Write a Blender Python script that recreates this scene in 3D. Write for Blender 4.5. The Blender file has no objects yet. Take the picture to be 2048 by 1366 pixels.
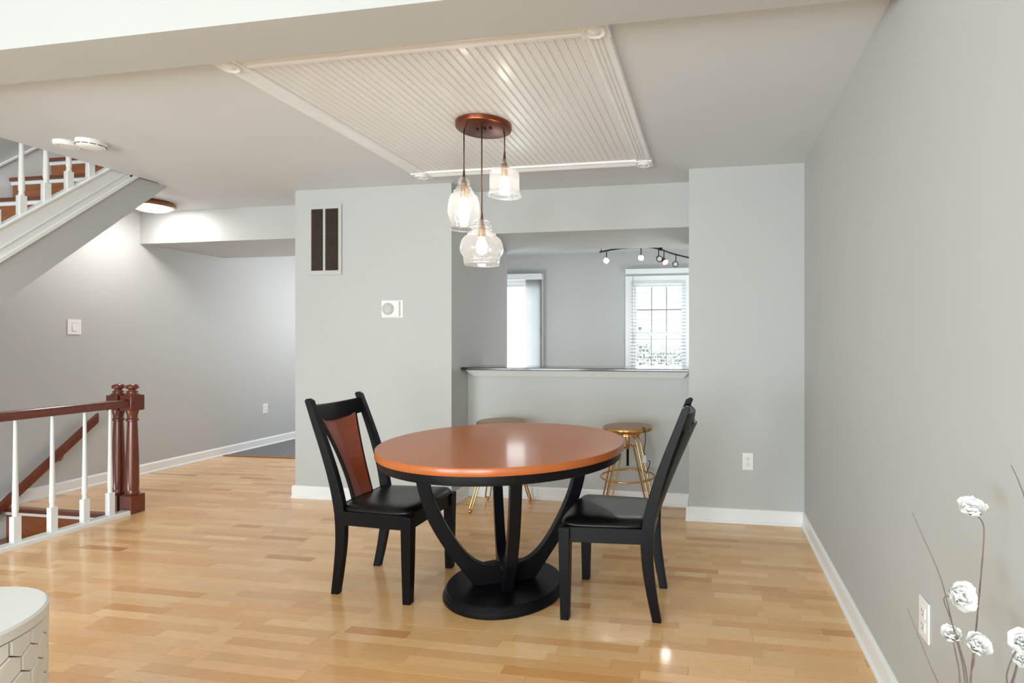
import bpy, bmesh, math, random
from mathutils import Vector, Matrix
random.seed(7)
S = bpy.context.scene
COL = S.collection
PI = math.pi

# ------------------------------------------------------------------ camera
CAM_H = 1.23
YAW = math.atan(0.1687)
FPX, PPX = 1085.0, 1237.0
cam = bpy.data.cameras.new('camera'); cam_o = bpy.data.objects.new('camera', cam); COL.objects.link(cam_o)
cam_o.location = (0, 0, CAM_H); cam_o.rotation_euler = (PI/2, 0, YAW)
cam.sensor_width = 36; cam.lens = 36*FPX/2048; cam.shift_x = -(PPX-1024)/2048
cam.clip_start = 0.02; cam.clip_end = 200
S.camera = cam_o

# ------------------------------------------------------------------ light and exposure
S.view_settings.view_transform = 'Standard'; S.view_settings.look = 'None'
S.view_settings.gamma = 1; S.view_settings.use_curve_mapping = False
S.view_settings.exposure = 0.18
w = bpy.data.worlds.new('overcast_sky'); S.world = w; w.use_nodes = True
w.node_tree.nodes['Background'].inputs[0].default_value = (0.90, 0.96, 1.0, 1)
w.node_tree.nodes['Background'].inputs[1].default_value = 2.6

def area(name, loc, rot, sx, sy, power, col):
    l = bpy.data.lights.new(name, 'AREA'); l.shape = 'RECTANGLE'; l.size = sx; l.size_y = sy
    l.energy = power; l.color = col
    o = bpy.data.objects.new(name, l); COL.objects.link(o); o.location = loc; o.rotation_euler = rot
    return o
# daylight coming in through the living room's two windows behind the camera
area('daylight_living_window', (-0.95, -2.93, 0.90), (PI/2, 0, 0), 1.9, 1.7, 108, (0.86, 0.97, 1.0))
area('daylight_living_window', (-3.55, -2.93, 0.90), (PI/2, 0, 0), 1.9, 1.7, 122, (0.86, 0.97, 1.0))
# daylight at the kitchen window and patio door
area('daylight_kitchen_window', (-0.67, 7.35, 1.35), (-PI/2, 0, 0), 0.7, 1.3, 10, (0.93, 0.97, 1.0))
area('daylight_patio_door', (-2.75, 7.35, 1.05), (-PI/2, 0, 0), 0.8, 1.9, 14, (0.93, 0.97, 1.0))
def point(name, loc, power, col, r=0.05):
    l = bpy.data.lights.new(name, 'POINT'); l.energy = power; l.color = col; l.shadow_soft_size = r
    o = bpy.data.objects.new(name, l); COL.objects.link(o); o.location = loc; return o

# unseen fill lights added in the kitchen, over the lower stairs and in the entry
point('kitchen_fill', (0.25, 5.8, 1.15), 28, (0.98, 0.98, 1.0), 0.2)  # added pair brightening kitchen walls and soffit, out of sight behind the piers
point('kitchen_fill', (-2.65, 5.5, 1.15), 23, (0.98, 0.98, 1.0), 0.2)
point('lower_stair_fill', (-4.65, 1.7, -0.30), 20, (0.97, 0.98, 1.0), 0.15)  # added fill lifting the wall under the stairs, no fixture there
point('entry_fill', (-3.9, 6.2, 1.6), 42, (0.98, 0.97, 1.0), 0.15)  # added fill so the space past the doorway is not dark

# ------------------------------------------------------------------ materials
def lin(c):
    return tuple(((v/255)/12.92 if v/255 <= 0.04045 else ((v/255+0.055)/1.055)**2.4) for v in c)
M = {}
def mat(name, rgb, rough=0.5, metal=0.0, coat=0.0, coat_rough=0.1, var=0.06, vscale=8.0, stretch=(1,1,1), bump=0.0, bscale=60.0, spec=0.5, source=None, emit=None, estr=0):
    m = bpy.data.materials.new(name); m.use_nodes = True; nt = m.node_tree; N = nt.nodes; L = nt.links
    b = N['Principled BSDF']
    b.inputs['Roughness'].default_value = rough; b.inputs['Metallic'].default_value = metal
    b.inputs['Coat Weight'].default_value = coat; b.inputs['Coat Roughness'].default_value = coat_rough
    b.inputs['Specular IOR Level'].default_value = spec
    geo = N.new('ShaderNodeNewGeometry'); mp = N.new('ShaderNodeMapping'); mp.inputs['Scale'].default_value = stretch
    L.new(geo.outputs['Position'], mp.inputs['Vector'])
    nz = N.new('ShaderNodeTexNoise'); nz.inputs['Scale'].default_value = vscale; nz.inputs['Detail'].default_value = 5
    L.new(mp.outputs[0], nz.inputs['Vector'])
    ramp = N.new('ShaderNodeMapRange'); ramp.inputs[1].default_value = 0.25; ramp.inputs[2].default_value = 0.75
    ramp.inputs[3].default_value = 1-var; ramp.inputs[4].default_value = 1+var
    L.new(nz.outputs[0], ramp.inputs[0])
    mul = N.new('ShaderNodeVectorMath'); mul.operation = 'SCALE'
    if source == 'object':
        oi = N.new('ShaderNodeObjectInfo'); L.new(oi.outputs['Color'], mul.inputs[0])
    elif source:
        at = N.new('ShaderNodeAttribute'); at.attribute_name = source; L.new(at.outputs['Color'], mul.inputs[0])
    else:
        mul.inputs[0].default_value = lin(rgb)
    L.new(ramp.outputs[0], mul.inputs['Scale'])
    L.new(mul.outputs[0], b.inputs['Base Color'])
    if bump:
        n2 = N.new('ShaderNodeTexNoise'); n2.inputs['Scale'].default_value = bscale; n2.inputs['Detail'].default_value = 4
        L.new(mp.outputs[0], n2.inputs['Vector'])
        bp = N.new('ShaderNodeBump'); bp.inputs['Strength'].default_value = bump; bp.inputs['Distance'].default_value = 0.002
        L.new(n2.outputs[0], bp.inputs['Height']); L.new(bp.outputs[0], b.inputs['Normal'])
    if emit:
        b.inputs['Emission Color'].default_value = (*emit, 1); b.inputs['Emission Strength'].default_value = estr
    M[name] = m; return m
def thin_glass(name, tint, edge, base=0.04, rough=0.0, white=0.0):
    m = bpy.data.materials.new(name); m.use_nodes = True; nt = m.node_tree; N = nt.nodes; L = nt.links
    for n in list(N): N.remove(n)
    out = N.new('ShaderNodeOutputMaterial'); tr = N.new('ShaderNodeBsdfTransparent'); tr.inputs[0].default_value = (*tint, 1)
    gl = N.new('ShaderNodeBsdfGlossy'); gl.inputs['Roughness'].default_value = rough
    lw = N.new('ShaderNodeLayerWeight'); lw.inputs[0].default_value = 0.35
    mr = N.new('ShaderNodeMapRange'); mr.inputs[3].default_value = base; mr.inputs[4].default_value = edge
    L.new(lw.outputs['Facing'], mr.inputs[0])
    mx = N.new('ShaderNodeMixShader'); L.new(mr.outputs[0], mx.inputs[0]); L.new(tr.outputs[0], mx.inputs[1]); L.new(gl.outputs[0], mx.inputs[2])
    if white:
        df = N.new('ShaderNodeBsdfDiffuse'); df.inputs[0].default_value = (0.95, 0.95, 0.95, 1)
        tl = N.new('ShaderNodeBsdfTranslucent'); tl.inputs[0].default_value = (0.95, 0.95, 0.95, 1)
        ad = N.new('ShaderNodeMixShader'); ad.inputs[0].default_value = 0.5; L.new(df.outputs[0], ad.inputs[1]); L.new(tl.outputs[0], ad.inputs[2])
        m2 = N.new('ShaderNodeMixShader'); m2.inputs[0].default_value = white; L.new(mx.outputs[0], m2.inputs[1]); L.new(ad.outputs[0], m2.inputs[2]); mx = m2
    L.new(mx.outputs[0], out.inputs[0]); M[name] = m; return m

mat('wall_paint', (188, 190, 188), 0.65, var=0.012, vscale=2.0, bump=0.05, bscale=180)
mat('ceiling_paint', (214, 219, 222), 0.8, var=0.01, vscale=2.0, bump=0.05, bscale=150)
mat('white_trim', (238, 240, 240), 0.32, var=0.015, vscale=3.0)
mat('white_gloss', (232, 232, 230), 0.34, var=0.015, vscale=3.0, coat=0.2)
mat('floor_strip', (205, 165, 118), 0.3, var=0.13, vscale=14, stretch=(1.2, 22, 1), coat=0.5, coat_rough=0.10, spec=0.35, source='object', bump=0.04, bscale=40)
mat('floor_strip_far', (205, 165, 118), 0.3, var=0.13, vscale=14, stretch=(1.2, 22, 1), coat=0.5, coat_rough=0.10, spec=0.35, source='tint', bump=0.04, bscale=40)
mat('floor_base', (150, 104, 60), 0.4, var=0.15, vscale=10, stretch=(1, 15, 1))
mat('carpet', (122, 121, 124), 0.85, var=0.12, vscale=60, bump=0.2, bscale=200)
mat('kitchen_tile', (170, 165, 160), 0.4, var=0.08, vscale=6)
mat('cherry', (184, 102, 36), 0.32, var=0.07, vscale=6, stretch=(3, 18, 3), coat=0.3, coat_rough=0.11, spec=0.12)
mat('cherry_edge', (176, 92, 38), 0.35, var=0.06, vscale=10, coat=0.4, coat_rough=0.15)
mat('cherry_splat', (146, 66, 38), 0.35, var=0.09, vscale=5, stretch=(8, 8, 1.5), coat=0.4, coat_rough=0.2)
mat('black_wood', (13, 13, 17), 0.38, var=0.15, vscale=6, stretch=(4, 4, 1), spec=0.16)
mat('black_leather', (14, 13, 13), 0.3, var=0.12, vscale=12, bump=0.1, bscale=260, spec=0.28)
mat('stair_wood', (146, 84, 42), 0.32, var=0.22, vscale=5, stretch=(2.0, 14, 14), coat=0.4, coat_rough=0.15)
mat('stair_nosing', (108, 52, 28), 0.3, var=0.15, vscale=6, stretch=(2, 12, 12), coat=0.4)
mat('mahogany', (104, 44, 24), 0.28, var=0.2, vscale=7, stretch=(6, 6, 1.5), coat=0.5, coat_rough=0.12)
mat('copper', (132, 72, 50), 0.28, metal=1.0, var=0.06, vscale=6)
mat('brass', (208, 164, 104), 0.2, metal=1.0, var=0.05, vscale=10)
mat('brass_dark', (176, 128, 78), 0.28, metal=1.0, var=0.05, vscale=10)
mat('bronze_cord', (96, 66, 44), 0.4, metal=0.6, var=0.05)
mat('black_metal', (26, 23, 22), 0.4, metal=0.6, var=0.1)
mat('black_plastic', (22, 22, 22), 0.5, var=0.05)
mat('granite', (42, 38, 36), 0.18, var=0.55, vscale=120, coat=0.4, coat_rough=0.08)
mat('plastic_white', (238, 238, 236), 0.35, var=0.01)
mat('plastic_grey', (190, 192, 190), 0.35, var=0.02)
mat('muntin_grey', (120, 124, 128), 0.5, var=0.02)
mat('slat_grey', (176, 180, 184), 0.5, var=0.02)
mat('slot_dark', (58, 56, 54), 0.6, var=0.05)
mat('vent_dark', (40, 30, 24), 0.7, var=0.2)
mat('vent_slat', (108, 92, 78), 0.45, metal=0.4, var=0.1)
mat('drum_white', (236, 238, 237), 0.35, var=0.015, vscale=5)
mat('drum_groove', (120, 104, 94), 0.8, var=0.3, vscale=30)
mat('blind_white', (232, 233, 235), 0.5, var=0.02)
mat('paper_petal', (252, 251, 248), 0.75, var=0.03, vscale=40)
mat('twig', (112, 100, 92), 0.7, var=0.3, vscale=60)
mat('twig_red', (118, 96, 88), 0.7, var=0.4, vscale=50)
mat('vase_glaze', (226, 225, 221), 0.25, var=0.02)
mat('bulb_glow', (255, 246, 230), 0.5, var=0.0, emit=(1.0, 0.93, 0.82), estr=22)
mat('spot_glow', (255, 250, 240), 0.5, var=0.0, emit=(1.0, 0.96, 0.9), estr=22)
mat('dome_glow', (255, 250, 240), 0.5, var=0.0, emit=(1.0, 0.97, 0.93), estr=48)
mat('spot_lens', (210, 214, 214), 0.1, var=0.1, vscale=80, coat=0.5)
mat('bark', (150, 144, 138), 0.9, var=0.3, vscale=20)
mat('hedge_leaf', (128, 136, 122), 0.8, var=0.35, vscale=10)
mat('lawn', (176, 182, 170), 0.9, var=0.2, vscale=6)
mat('siding', (226, 228, 230), 0.6, var=0.03)
mat('decal_blue', (120, 120, 186), 0.6, var=0.05)
thin_glass('window_glass', (0.97, 0.985, 0.98), 0.25, 0.03)
thin_glass('lamp_glass', (0.985, 0.985, 0.985), 0.85, 0.04, white=0.15)

# ------------------------------------------------------------------ helpers
def wloc(o):
    v = Vector((0, 0, 0))
    while o is not None:
        v += o.location; o = o.parent
    return v
def tag(o, label=None, cat=None, group=None, kind=None):
    if label: o['label'] = label
    if cat: o['category'] = cat
    if group: o['group'] = group
    if kind: o['kind'] = kind
    return o
def empty(name, loc, label=None, cat=None, group=None, kind=None, rz=0):
    o = bpy.data.objects.new(name, None); COL.objects.link(o); o.location = loc; o.rotation_euler.z = rz
    o.empty_display_size = 0.1
    return tag(o, label, cat, group, kind)
def build(name, bm, m, parent=None, smooth=False, bevel=0.0, seg=2, local=False, sub=0):
    """link the bmesh as one mesh object; geometry given in world space unless local"""
    bmesh.ops.recalc_face_normals(bm, faces=bm.faces)
    if parent is not None and not local:
        bmesh.ops.translate(bm, vec=-wloc(parent), verts=bm.verts)
    me = bpy.data.meshes.new(name); bm.to_mesh(me); bm.free()
    o = bpy.data.objects.new(name, me); COL.objects.link(o); o.parent = parent
    me.materials.append(M[m])
    if smooth is True:
        for p in me.polygons: p.use_smooth = True
    elif smooth:
        for p in me.polygons: p.use_smooth = True
        me.set_sharp_from_angle(angle=math.radians(smooth))
    if bevel:
        md = o.modifiers.new('edge', 'BEVEL'); md.width = bevel; md.segments = seg; md.limit_method = 'ANGLE'; md.angle_limit = math.radians(35)
    if sub:
        md = o.modifiers.new('sub', 'SUBSURF'); md.levels = sub; md.render_levels = sub
    return o
def B(): return bmesh.new()
def box(bm, x0, x1, y0, y1, z0, z1):
    v = [bm.verts.new((x, y, z)) for x in (x0, x1) for y in (y0, y1) for z in (z0, z1)]
    for f in ((0,1,3,2), (4,6,7,5), (0,4,5,1), (2,3,7,6), (0,2,6,4), (1,5,7,3)): bm.faces.new([v[i] for i in f])
    return bm
def lathe(bm, prof, cx=0, cy=0, cz=0, n=32, closed_top=True, closed_bot=True, open_wall=False):
    rings = []
    for r, z in prof:
        rings.append([bm.verts.new((cx+r*math.cos(2*PI*i/n), cy+r*math.sin(2*PI*i/n), cz+z)) for i in range(n)])
    for a, b in zip(rings, rings[1:]):
        for i in range(n): bm.faces.new((a[i], a[(i+1) % n], b[(i+1) % n], b[i]))
    if not open_wall:
        if closed_bot: bm.faces.new(rings[0])
        if closed_top: bm.faces.new(rings[-1])
    return bm
def tube(bm, pts, r, n=8, cap=True):
    """round tube through the points; r a number or one radius per point"""
    pts = [Vector(p) for p in pts]; rings = []
    rr = r if isinstance(r, (list, tuple)) else [r]*len(pts)
    t0 = (pts[1]-pts[0]).normalized()
    up = Vector((0, 0, 1)) if abs(t0.z) < 0.9 else Vector((1, 0, 0))
    nrm = t0.cross(up).normalized()
    for i, p in enumerate(pts):
        t = ((pts[min(i+1, len(pts)-1)]-pts[max(i-1, 0)])).normalized()
        nrm = (nrm - t*nrm.dot(t)).normalized(); bn = t.cross(nrm)
        rings.append([bm.verts.new(p+(nrm*math.cos(2*PI*k/n)+bn*math.sin(2*PI*k/n))*rr[i]) for k in range(n)])
    for a, b in zip(rings, rings[1:]):
        for k in range(n): bm.faces.new((a[k], a[(k+1) % n], b[(k+1) % n], b[k]))
    if cap:
        bm.faces.new(rings[0]); bm.faces.new(rings[-1])
    return bm
def ring(bm, c, R, r, n=40, k=8):
    pts = [Vector((c[0]+R*math.cos(2*PI*i/n), c[1]+R*math.sin(2*PI*i/n), c[2])) for i in range(n)]
    rings = []
    for i, p in enumerate(pts):
        d = Vector((math.cos(2*PI*i/n), math.sin(2*PI*i/n), 0))
        rings.append([bm.verts.new(p+d*r*math.cos(2*PI*j/k)+Vector((0, 0, r*math.sin(2*PI*j/k)))) for j in range(k)])
    for i in range(n):
        a, b = rings[i], rings[(i+1) % n]
        for j in range(k): bm.faces.new((a[j], a[(j+1) % k], b[(j+1) % k], b[j]))
    return bm
def prism(bm, poly, axis, a0, a1):
    """extrude a closed 2D outline along an axis: 'x' outline in (y,z), 'y' in (x,z), 'z' in (x,y)"""
    def P(p, a):
        return (a, p[0], p[1]) if axis == 'x' else (p[0], a, p[1]) if axis == 'y' else (p[0], p[1], a)
    A = [bm.verts.new(P(p, a0)) for p in poly]; C = [bm.verts.new(P(p, a1)) for p in poly]
    n = len(poly)
    for i in range(n): bm.faces.new((A[i], A[(i+1) % n], C[(i+1) % n], C[i]))
    bm.faces.new(A); bm.faces.new(C)
    return bm
def smooth_path(pts, k=6):
    """Catmull-Rom through the points"""
    P = [Vector(p) for p in pts]; P = [2*P[0]-P[1]]+P+[2*P[-1]-P[-2]]; out = []
    for i in range(1, len(P)-2):
        for j in range(k):
            t = j/k; a, b, c, d = P[i-1], P[i], P[i+1], P[i+2]
            out.append(0.5*((2*b)+(c-a)*t+(2*a-5*b+4*c-d)*t*t+(-a+3*b-3*c+d)*t**3))
    out.append(P[-2]); return out
def copy_tree(o, parent=None):
    c = o.copy(); COL.objects.link(c); c.parent = parent
    for ch in list(o.children): copy_tree(ch, c)
    return c
def at(px, py, d):
    """point at picture position and depth in metres along the view axis"""
    u = (px-PPX)/FPX; v = (683-py)/FPX
    F = Vector((-math.sin(YAW), math.cos(YAW), 0)); R = Vector((math.cos(YAW), math.sin(YAW), 0))
    return Vector((0, 0, CAM_H)) + (F+R*u+Vector((0, 0, 1))*v)*d

# ------------------------------------------------------------------ the setting
XL, XR = -5.18, 0.62           # left and right wall faces
YB = 7.12                      # far wall of the kitchen
H = 2.42                       # dining ceiling
HL = 2.59                      # living room ceiling
YH = 2.0                       # line where the ceiling steps up
YP = 3.79                      # front of the piers
YA = 4.08                      # bar wall
YE = 4.93                      # rear of the deep opening
XP0, XP1 = -3.23, -1.91        # left pier
XQ = -0.143                    # left edge of the right pier
XS = -4.08                     # stair opening edge
YS = 3.19                      # top nosing of the stairs going down
def struct(name, bm, m, bevel=0.0, label=None):
    o = build(name, bm, m, bevel=bevel); o['kind'] = 'structure'
    if label: o['label'] = label
    return o
LBL = {}
fb = B()
box(fb, XS, XR, -3.0, 5.06, -0.25, -0.006); box(fb, XL, XS, YS+0.03, 5.06, -0.25, -0.006); box(fb, XL, XS, -3.0, -0.2, -0.25, -0.006)
floor = struct('floor', fb, 'floor_base', label='pale honey strip parquet floor with a satin sheen')
fe = B(); box(fe, XL, XP0, 5.06, YB, -0.25, 0.004)
struct('floor_entry', fe, 'carpet', label='dark grey carpet in the entry beyond the doorway')
fk = B(); box(fk, XP0, XR, 5.06, YB, -0.25, -0.004); box(fk, -1.9, -0.15, 4.3, 5.06, -0.004, -0.003)
struct('floor_kitchen', fk, 'kitchen_tile', label='light tile floor of the kitchen')
fl = B(); box(fl, XL, -3.0, -0.5, 4.4, -2.75, -2.6)
struct('floor_lower', fl, 'floor_base', label='floor of the lower level under the stairs')

wb = B(); box(wb, XR, XR+0.15, -3.15, YB+0.15, 0-0.25, 2.9)
struct('wall_right', wb, 'wall_paint', label='plain light grey wall along the dining area')
wb = B(); box(wb, XL-0.15, XL, -3.15, YB+0.15, -2.75, 5.1)
struct('wall_left', wb, 'wall_paint', label='light grey wall running behind the stairs to the entry')
wb = B(); box(wb, XQ, XR, YP-0.02, YE, 0-0.1, H)
struct('wall_pier_right', wb, 'wall_paint', label='grey wall pier with an outlet beside the bar')
wb = B(); box(wb, XP0, XP1, YP+0.01, YE, -0.1, H)
struct('wall_pier_left', wb, 'wall_paint', label='wide grey wall pier with air grille and thermostat')
wb = B(); box(wb, XP1, XQ, YA, YA+0.12, -0.1, 1.0)
struct('wall_bar', wb, 'wall_paint', label='half height wall below the bar counter')
wb = B(); box(wb, XP1, XQ, YA, YE, 2.085, H)
struct('wall_soffit', wb, 'wall_paint', label='deep soffit over the kitchen opening')
wb = B(); box(wb, XL, XP0, 4.2, 5.07, 2.13, H)
struct('wall_doorway_header', wb, 'wall_paint', label='boxed header above the entry doorway')
wb = B(); box(wb, XP0, XP0+0.1, YE, YB, -0.1, H)
struct('wall_kitchen_side', wb, 'wall_paint', label='wall between the entry and the kitchen')
# far wall with window and patio door openings
WX0, WX1, WZ0, WZ1 = -1.03, -0.31, 0.72, 2.02
DX0, DX1, DZ1 = -3.08, -2.30, 2.03
wb = B()
box(wb, XL, DX0, YB, YB+0.15, -0.1, 2.9); box(wb, DX0, DX1, YB, YB+0.15, DZ1, 2.9); box(wb, DX1, WX0, YB, YB+0.15, -0.1, 2.9)
box(wb, WX0, WX1, YB, YB+0.15, -0.1, WZ0); box(wb, WX0, WX1, YB, YB+0.15, WZ1, 2.9); box(wb, WX1, XR, YB, YB+0.15, -0.1, 2.9)
struct('wall_back', wb, 'wall_paint', label='grey far wall of the kitchen with window and patio door')
# living room end wall with two big windows
wb = B(); y0, y1 = -3.15, -3.0
box(wb, XL, -4.5, y0, y1, -0.1, 2.9); box(wb, -2.6, -1.9, y0, y1, -0.1, 2.9); box(wb, 0.0, XR, y0, y1, -0.1, 2.9)
for a, b in ((-4.5, -2.6), (-1.9, 0.0)):
    box(wb, a, b, y0, y1, -0.1, 0.12); box(wb, a, b, y0, y1, 2.2, 2.9)
struct('wall_front', wb, 'wall_paint', label='living room wall with two tall windows')
# ceilings
cb = B(); box(cb, XS, XR, 1.80, YB, H, H+0.3); box(cb, XL, XS, 3.47, 4.6, H, H+0.025); box(cb, XL, XS, 4.6, YB, H, H+0.3)
ceil = struct('ceiling', cb, 'ceiling_paint', label='smooth flat ceiling over the dining area')
cb = B(); box(cb, XS, XR, -3.0, 1.80, HL, HL+0.2); box(cb, XL, XS, -3.0, -0.2, HL, HL+0.2)
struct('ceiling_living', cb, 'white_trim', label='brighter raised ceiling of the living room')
cb = B(); box(cb, XS, XR, 1.66, 1.885, 2.35, HL)
struct('beam', cb, 'wall_paint', label='boxed ceiling beam between the living room and the dining area')
# stair shaft upstairs and the lower level
sb = B(); box(sb, XS, XS+0.1, -0.3, 5.0, H+0.3, 5.0)
struct('wall_stairwell', sb, 'wall_paint', label='upstairs side wall of the stairwell')
sb = B(); box(sb, XL, XS+0.1, 5.0, 5.1, H+0.3, 5.0); box(sb, XL, XS+0.1, -0.3, -0.2, HL, 5.0)
struct('wall_stairwell_end', sb, 'wall_paint', label='upstairs end wall of the stairwell')
sb = B(); box(sb, XL, XS+0.1, -0.3, 5.1, 5.0, 5.1)
struct('ceiling_stairwell', sb, 'ceiling_paint', label='ceiling of the upstairs stairwell')
sb = B(); box(sb, XS, XS+0.1, -0.5, 4.4, -2.6, -0.25)
struct('wall_lower', sb, 'wall_paint', label='side wall of the lower stair flight')
sb = B(); box(sb, XL, XS, 4.3, 4.4, -2.6, -0.25); box(sb, XL, XS, -0.5, -0.4, -2.6, -0.25)
struct('wall_lower_end', sb, 'wall_paint', label='end wall of the lower level stair hall')
point('stairwell_fill', (-4.6, 2.6, 4.6), 30, (1.0, 0.97, 0.93), 0.12)  # unseen fill added to brighten the closed shaft

# baseboards: profile with a shoe moulding at the foot
def baseboard(name, p0, p1, nrm, label, h=0.095):
    p0, p1, nrm = Vector((*p0, 0)), Vector((*p1, 0)), Vector((*nrm, 0))
    prof = [(0, 0), (0.024, 0), (0.024, 0.010), (0.014, 0.020), (0.014, h-0.014), (0.009, h-0.004), (0.004, h), (0, h)]
    bm = B(); A = [bm.verts.new(p0+nrm*a+Vector((0, 0, z))) for a, z in prof]; C = [bm.verts.new(p1+nrm*a+Vector((0, 0, z))) for a, z in prof]
    n = len(prof)
    for i in range(n): bm.faces.new((A[i], A[(i+1) % n], C[(i+1) % n], C[i]))
    bm.faces.new(A); bm.faces.new(C)
    return struct(name, bm, 'white_trim', label=label)
baseboard('baseboard_right', (XR, -3), (XR, YP-0.02), (-1, 0), 'white baseboard along the long side wall')
baseboard('baseboard_pier_right', (XQ-0.02, YP-0.02), (XR, YP-0.02), (0, -1), 'white baseboard under the wall outlet by the bar')
baseboard('baseboard_pier_right_side', (XQ, YP-0.04), (XQ, YA), (-1, 0), 'short white baseboard return at the bar recess')
baseboard('baseboard_bar', (XP1, YA), (XQ, YA), (0, -1), 'white baseboard behind the bar stools')
baseboard('baseboard_pier_left_side', (XP1, YP-0.01), (XP1, YA), (1, 0), 'short white baseboard on the side of the wide pier')
baseboard('baseboard_pier_left', (XP0-0.02, YP+0.01), (XP1+0.02, YP+0.01), (0, -1), 'white baseboard on the wide pier behind the chair')
baseboard('baseboard_left', (XL, YS+0.1), (XL, YB), (1, 0), 'white baseboard along the entry wall')

# floor strips: three-strip parquet, each piece its own edges
ROW, GAP = 0.053, 0.0007
pal = [(206,170,126), (210,176,134), (201,162,116), (196,154,107), (204,166,120), (213,181,141), (188,142,92), (208,172,130), (200,158,112), (178,130,82)]
wts = [10, 9, 9, 5, 10, 5, 2.2, 9, 7, 1.0]
def seen(x, y):
    v = Vector((x, y, 0))-Vector((0, 0, CAM_H)); d = v.y*math.cos(YAW)-v.x*math.sin(YAW)
    if d < 0.3: return None
    u = PPX+FPX*(v.x*math.cos(YAW)+v.y*math.sin(YAW))/d; q = 683+FPX*CAM_H/d
    return d if (-30 < u < 2080 and q < 1390) else None
strips = []
rowi = 0; y = -0.9
while y < 5.06-0.01:
    y2 = min(y+ROW, 5.06)
    spans = [(XS if y < YS+0.03 else XL, XR)]
    if XS: pass
    for xa, xb in spans:
        x = xa - random.uniform(0, 0.3)
        while x < xb:
            ln = random.choice((0.18, 0.24, 0.3, 0.36, 0.42, 0.5))*random.uniform(0.9, 1.1); x2 = x+ln
            a, b = max(x, xa), min(x2, xb)
            if b-a > 0.01: strips.append((a, b, y, y2, random.choices(pal, wts)[0]))
            x = x2
    y = y2; rowi += 1
near = []
for i, s in enumerate(strips):
    # skip pieces covered by the piers
    cx, cy = (s[0]+s[1])/2, (s[2]+s[3])/2
    d = seen(cx, cy)
    if d is not None and cy < YP: near.append((d, i))
near.sort(); near_ids = set(i for _, i in near[:300])
um = B(); box(um, -0.5, 0.5, -0.5, 0.5, -1, 0)
ume = bpy.data.meshes.new('floor_strip'); bmesh.ops.recalc_face_normals(um, faces=um.faces); um.to_mesh(ume); um.free(); ume.materials.append(M['floor_strip'])
fv, ff, fc = [], [], []
for i, (a, b, y0, y1, c) in enumerate(strips):
    j = random.uniform(0.94, 1.06); cl = tuple(v*j*g_ for v, g_ in zip(lin(c), (1.36, 1.28, 1.14))); dz = random.uniform(-0.0004, 0.0)
    if i in near_ids:
        o = bpy.data.objects.new('plank', ume); COL.objects.link(o); o.parent = floor
        o.location = ((a+b)/2, (y0+y1)/2, dz); o.scale = (b-a-GAP, y1-y0-GAP, 0.006); o.color = (*cl, 1)
    else:
        k = len(fv); g = GAP/2
        for x in (a+g, b-g):
            for yy in (y0+g, y1-g):
                for z in (-0.006, dz): fv.append((x, yy, z))
        for f in ((4,6,7,5), (0,4,5,1), (2,3,7,6), (0,1,3,2), (1,5,7,3)):
            ff.append([k+q for q in f]); fc.append(cl)
me = bpy.data.meshes.new('plank_field'); me.from_pydata(fv, [], ff)
at_ = me.color_attributes.new('tint', 'FLOAT_COLOR', 'CORNER')
k = 0
for f, c in zip(me.polygons, fc):
    for li in f.loop_indices: at_.data[li].color = (*c, 1)
me.materials.append(M['floor_strip_far'])
pf = bpy.data.objects.new('plank_field', me); COL.objects.link(pf); pf.parent = floor; pf['kind'] = 'stuff'
tb = B(); prism(tb, [(5.03, -0.005), (5.035, 0.008), (5.09, 0.010), (5.10, 0.003)], 'x', XL+0.02, XP0)
struct('trim_threshold', tb, 'floor_base', label='thin metal edged threshold at the entry carpet')

# ------------------------------------------------------------------ ceiling panel of beadboard with fluted casing
px0, px1, py0, py1 = -2.06, -0.375, 1.935, 3.60
cpan = empty('ceiling_panel', ((px0+px1)/2, (py0+py1)/2, H), 'white beadboard ceiling panel framed with fluted casing and corner rosettes', 'ceiling panel')
CW = 0.105
ix0, ix1, iy0, iy1 = px0+CW, px1-CW, py0+CW, py1-CW
nb = 36; bw = (ix1-ix0)/nb
prof = [(0.0008, 0), (bw-0.0008, 0), (bw-0.0008, -0.0072), (bw-0.002, -0.008), (0.0105, -0.008), (0.009, -0.0070), (0.0075, -0.0080), (0.005, -0.0086), (0.0025, -0.0080), (0.0008, -0.0070)]
first = None
for i in range(nb):
    if first is None:
        bm = B(); prism(bm, [(ix0+a, H+z) for a, z in prof], 'y', iy0-0.01, iy1+0.01)
        first = build('board', bm, 'white_gloss', cpan)
    else:
        c = first.copy(); COL.objects.link(c); c.parent = cpan; c.location = (i*bw, 0, 0)
flut = [(0, 0), (0, -0.012), (0.006, -0.020), (0.020, -0.020)]
for k in range(3):
    u = 0.028+k*0.020; flut += [(u, -0.020), (u+0.004, -0.013), (u+0.010, -0.013), (u+0.014, -0.020)]
flut += [(CW-0.008, -0.020), (CW-0.002, -0.012), (CW, 0)]
def casing(p0, p1, side):
    p0, p1, side = Vector(p0), Vector(p1), Vector(side); bm = B()
    A = [bm.verts.new(p0+side*a+Vector((0, 0, z))) for a, z in flut]; C = [bm.verts.new(p1+side*a+Vector((0, 0, z))) for a, z in flut]
    n = len(flut)
    for i in range(n): bm.faces.new((A[i], A[(i+1) % n], C[(i+1) % n], C[i]))
    bm.faces.new(A); bm.faces.new(C); return build('casing', bm, 'white_trim', cpan)
casing((px0, py0+CW, H), (px0, py1-CW, H), (1, 0, 0)); casing((px1, py0+CW, H), (px1, py1-CW, H), (-1, 0, 0))
casing((px0+CW, py0, H), (px1-CW, py0, H), (0, 1, 0)); casing((px0+CW, py1, H), (px1-CW, py1, H), (0, -1, 0))
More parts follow.
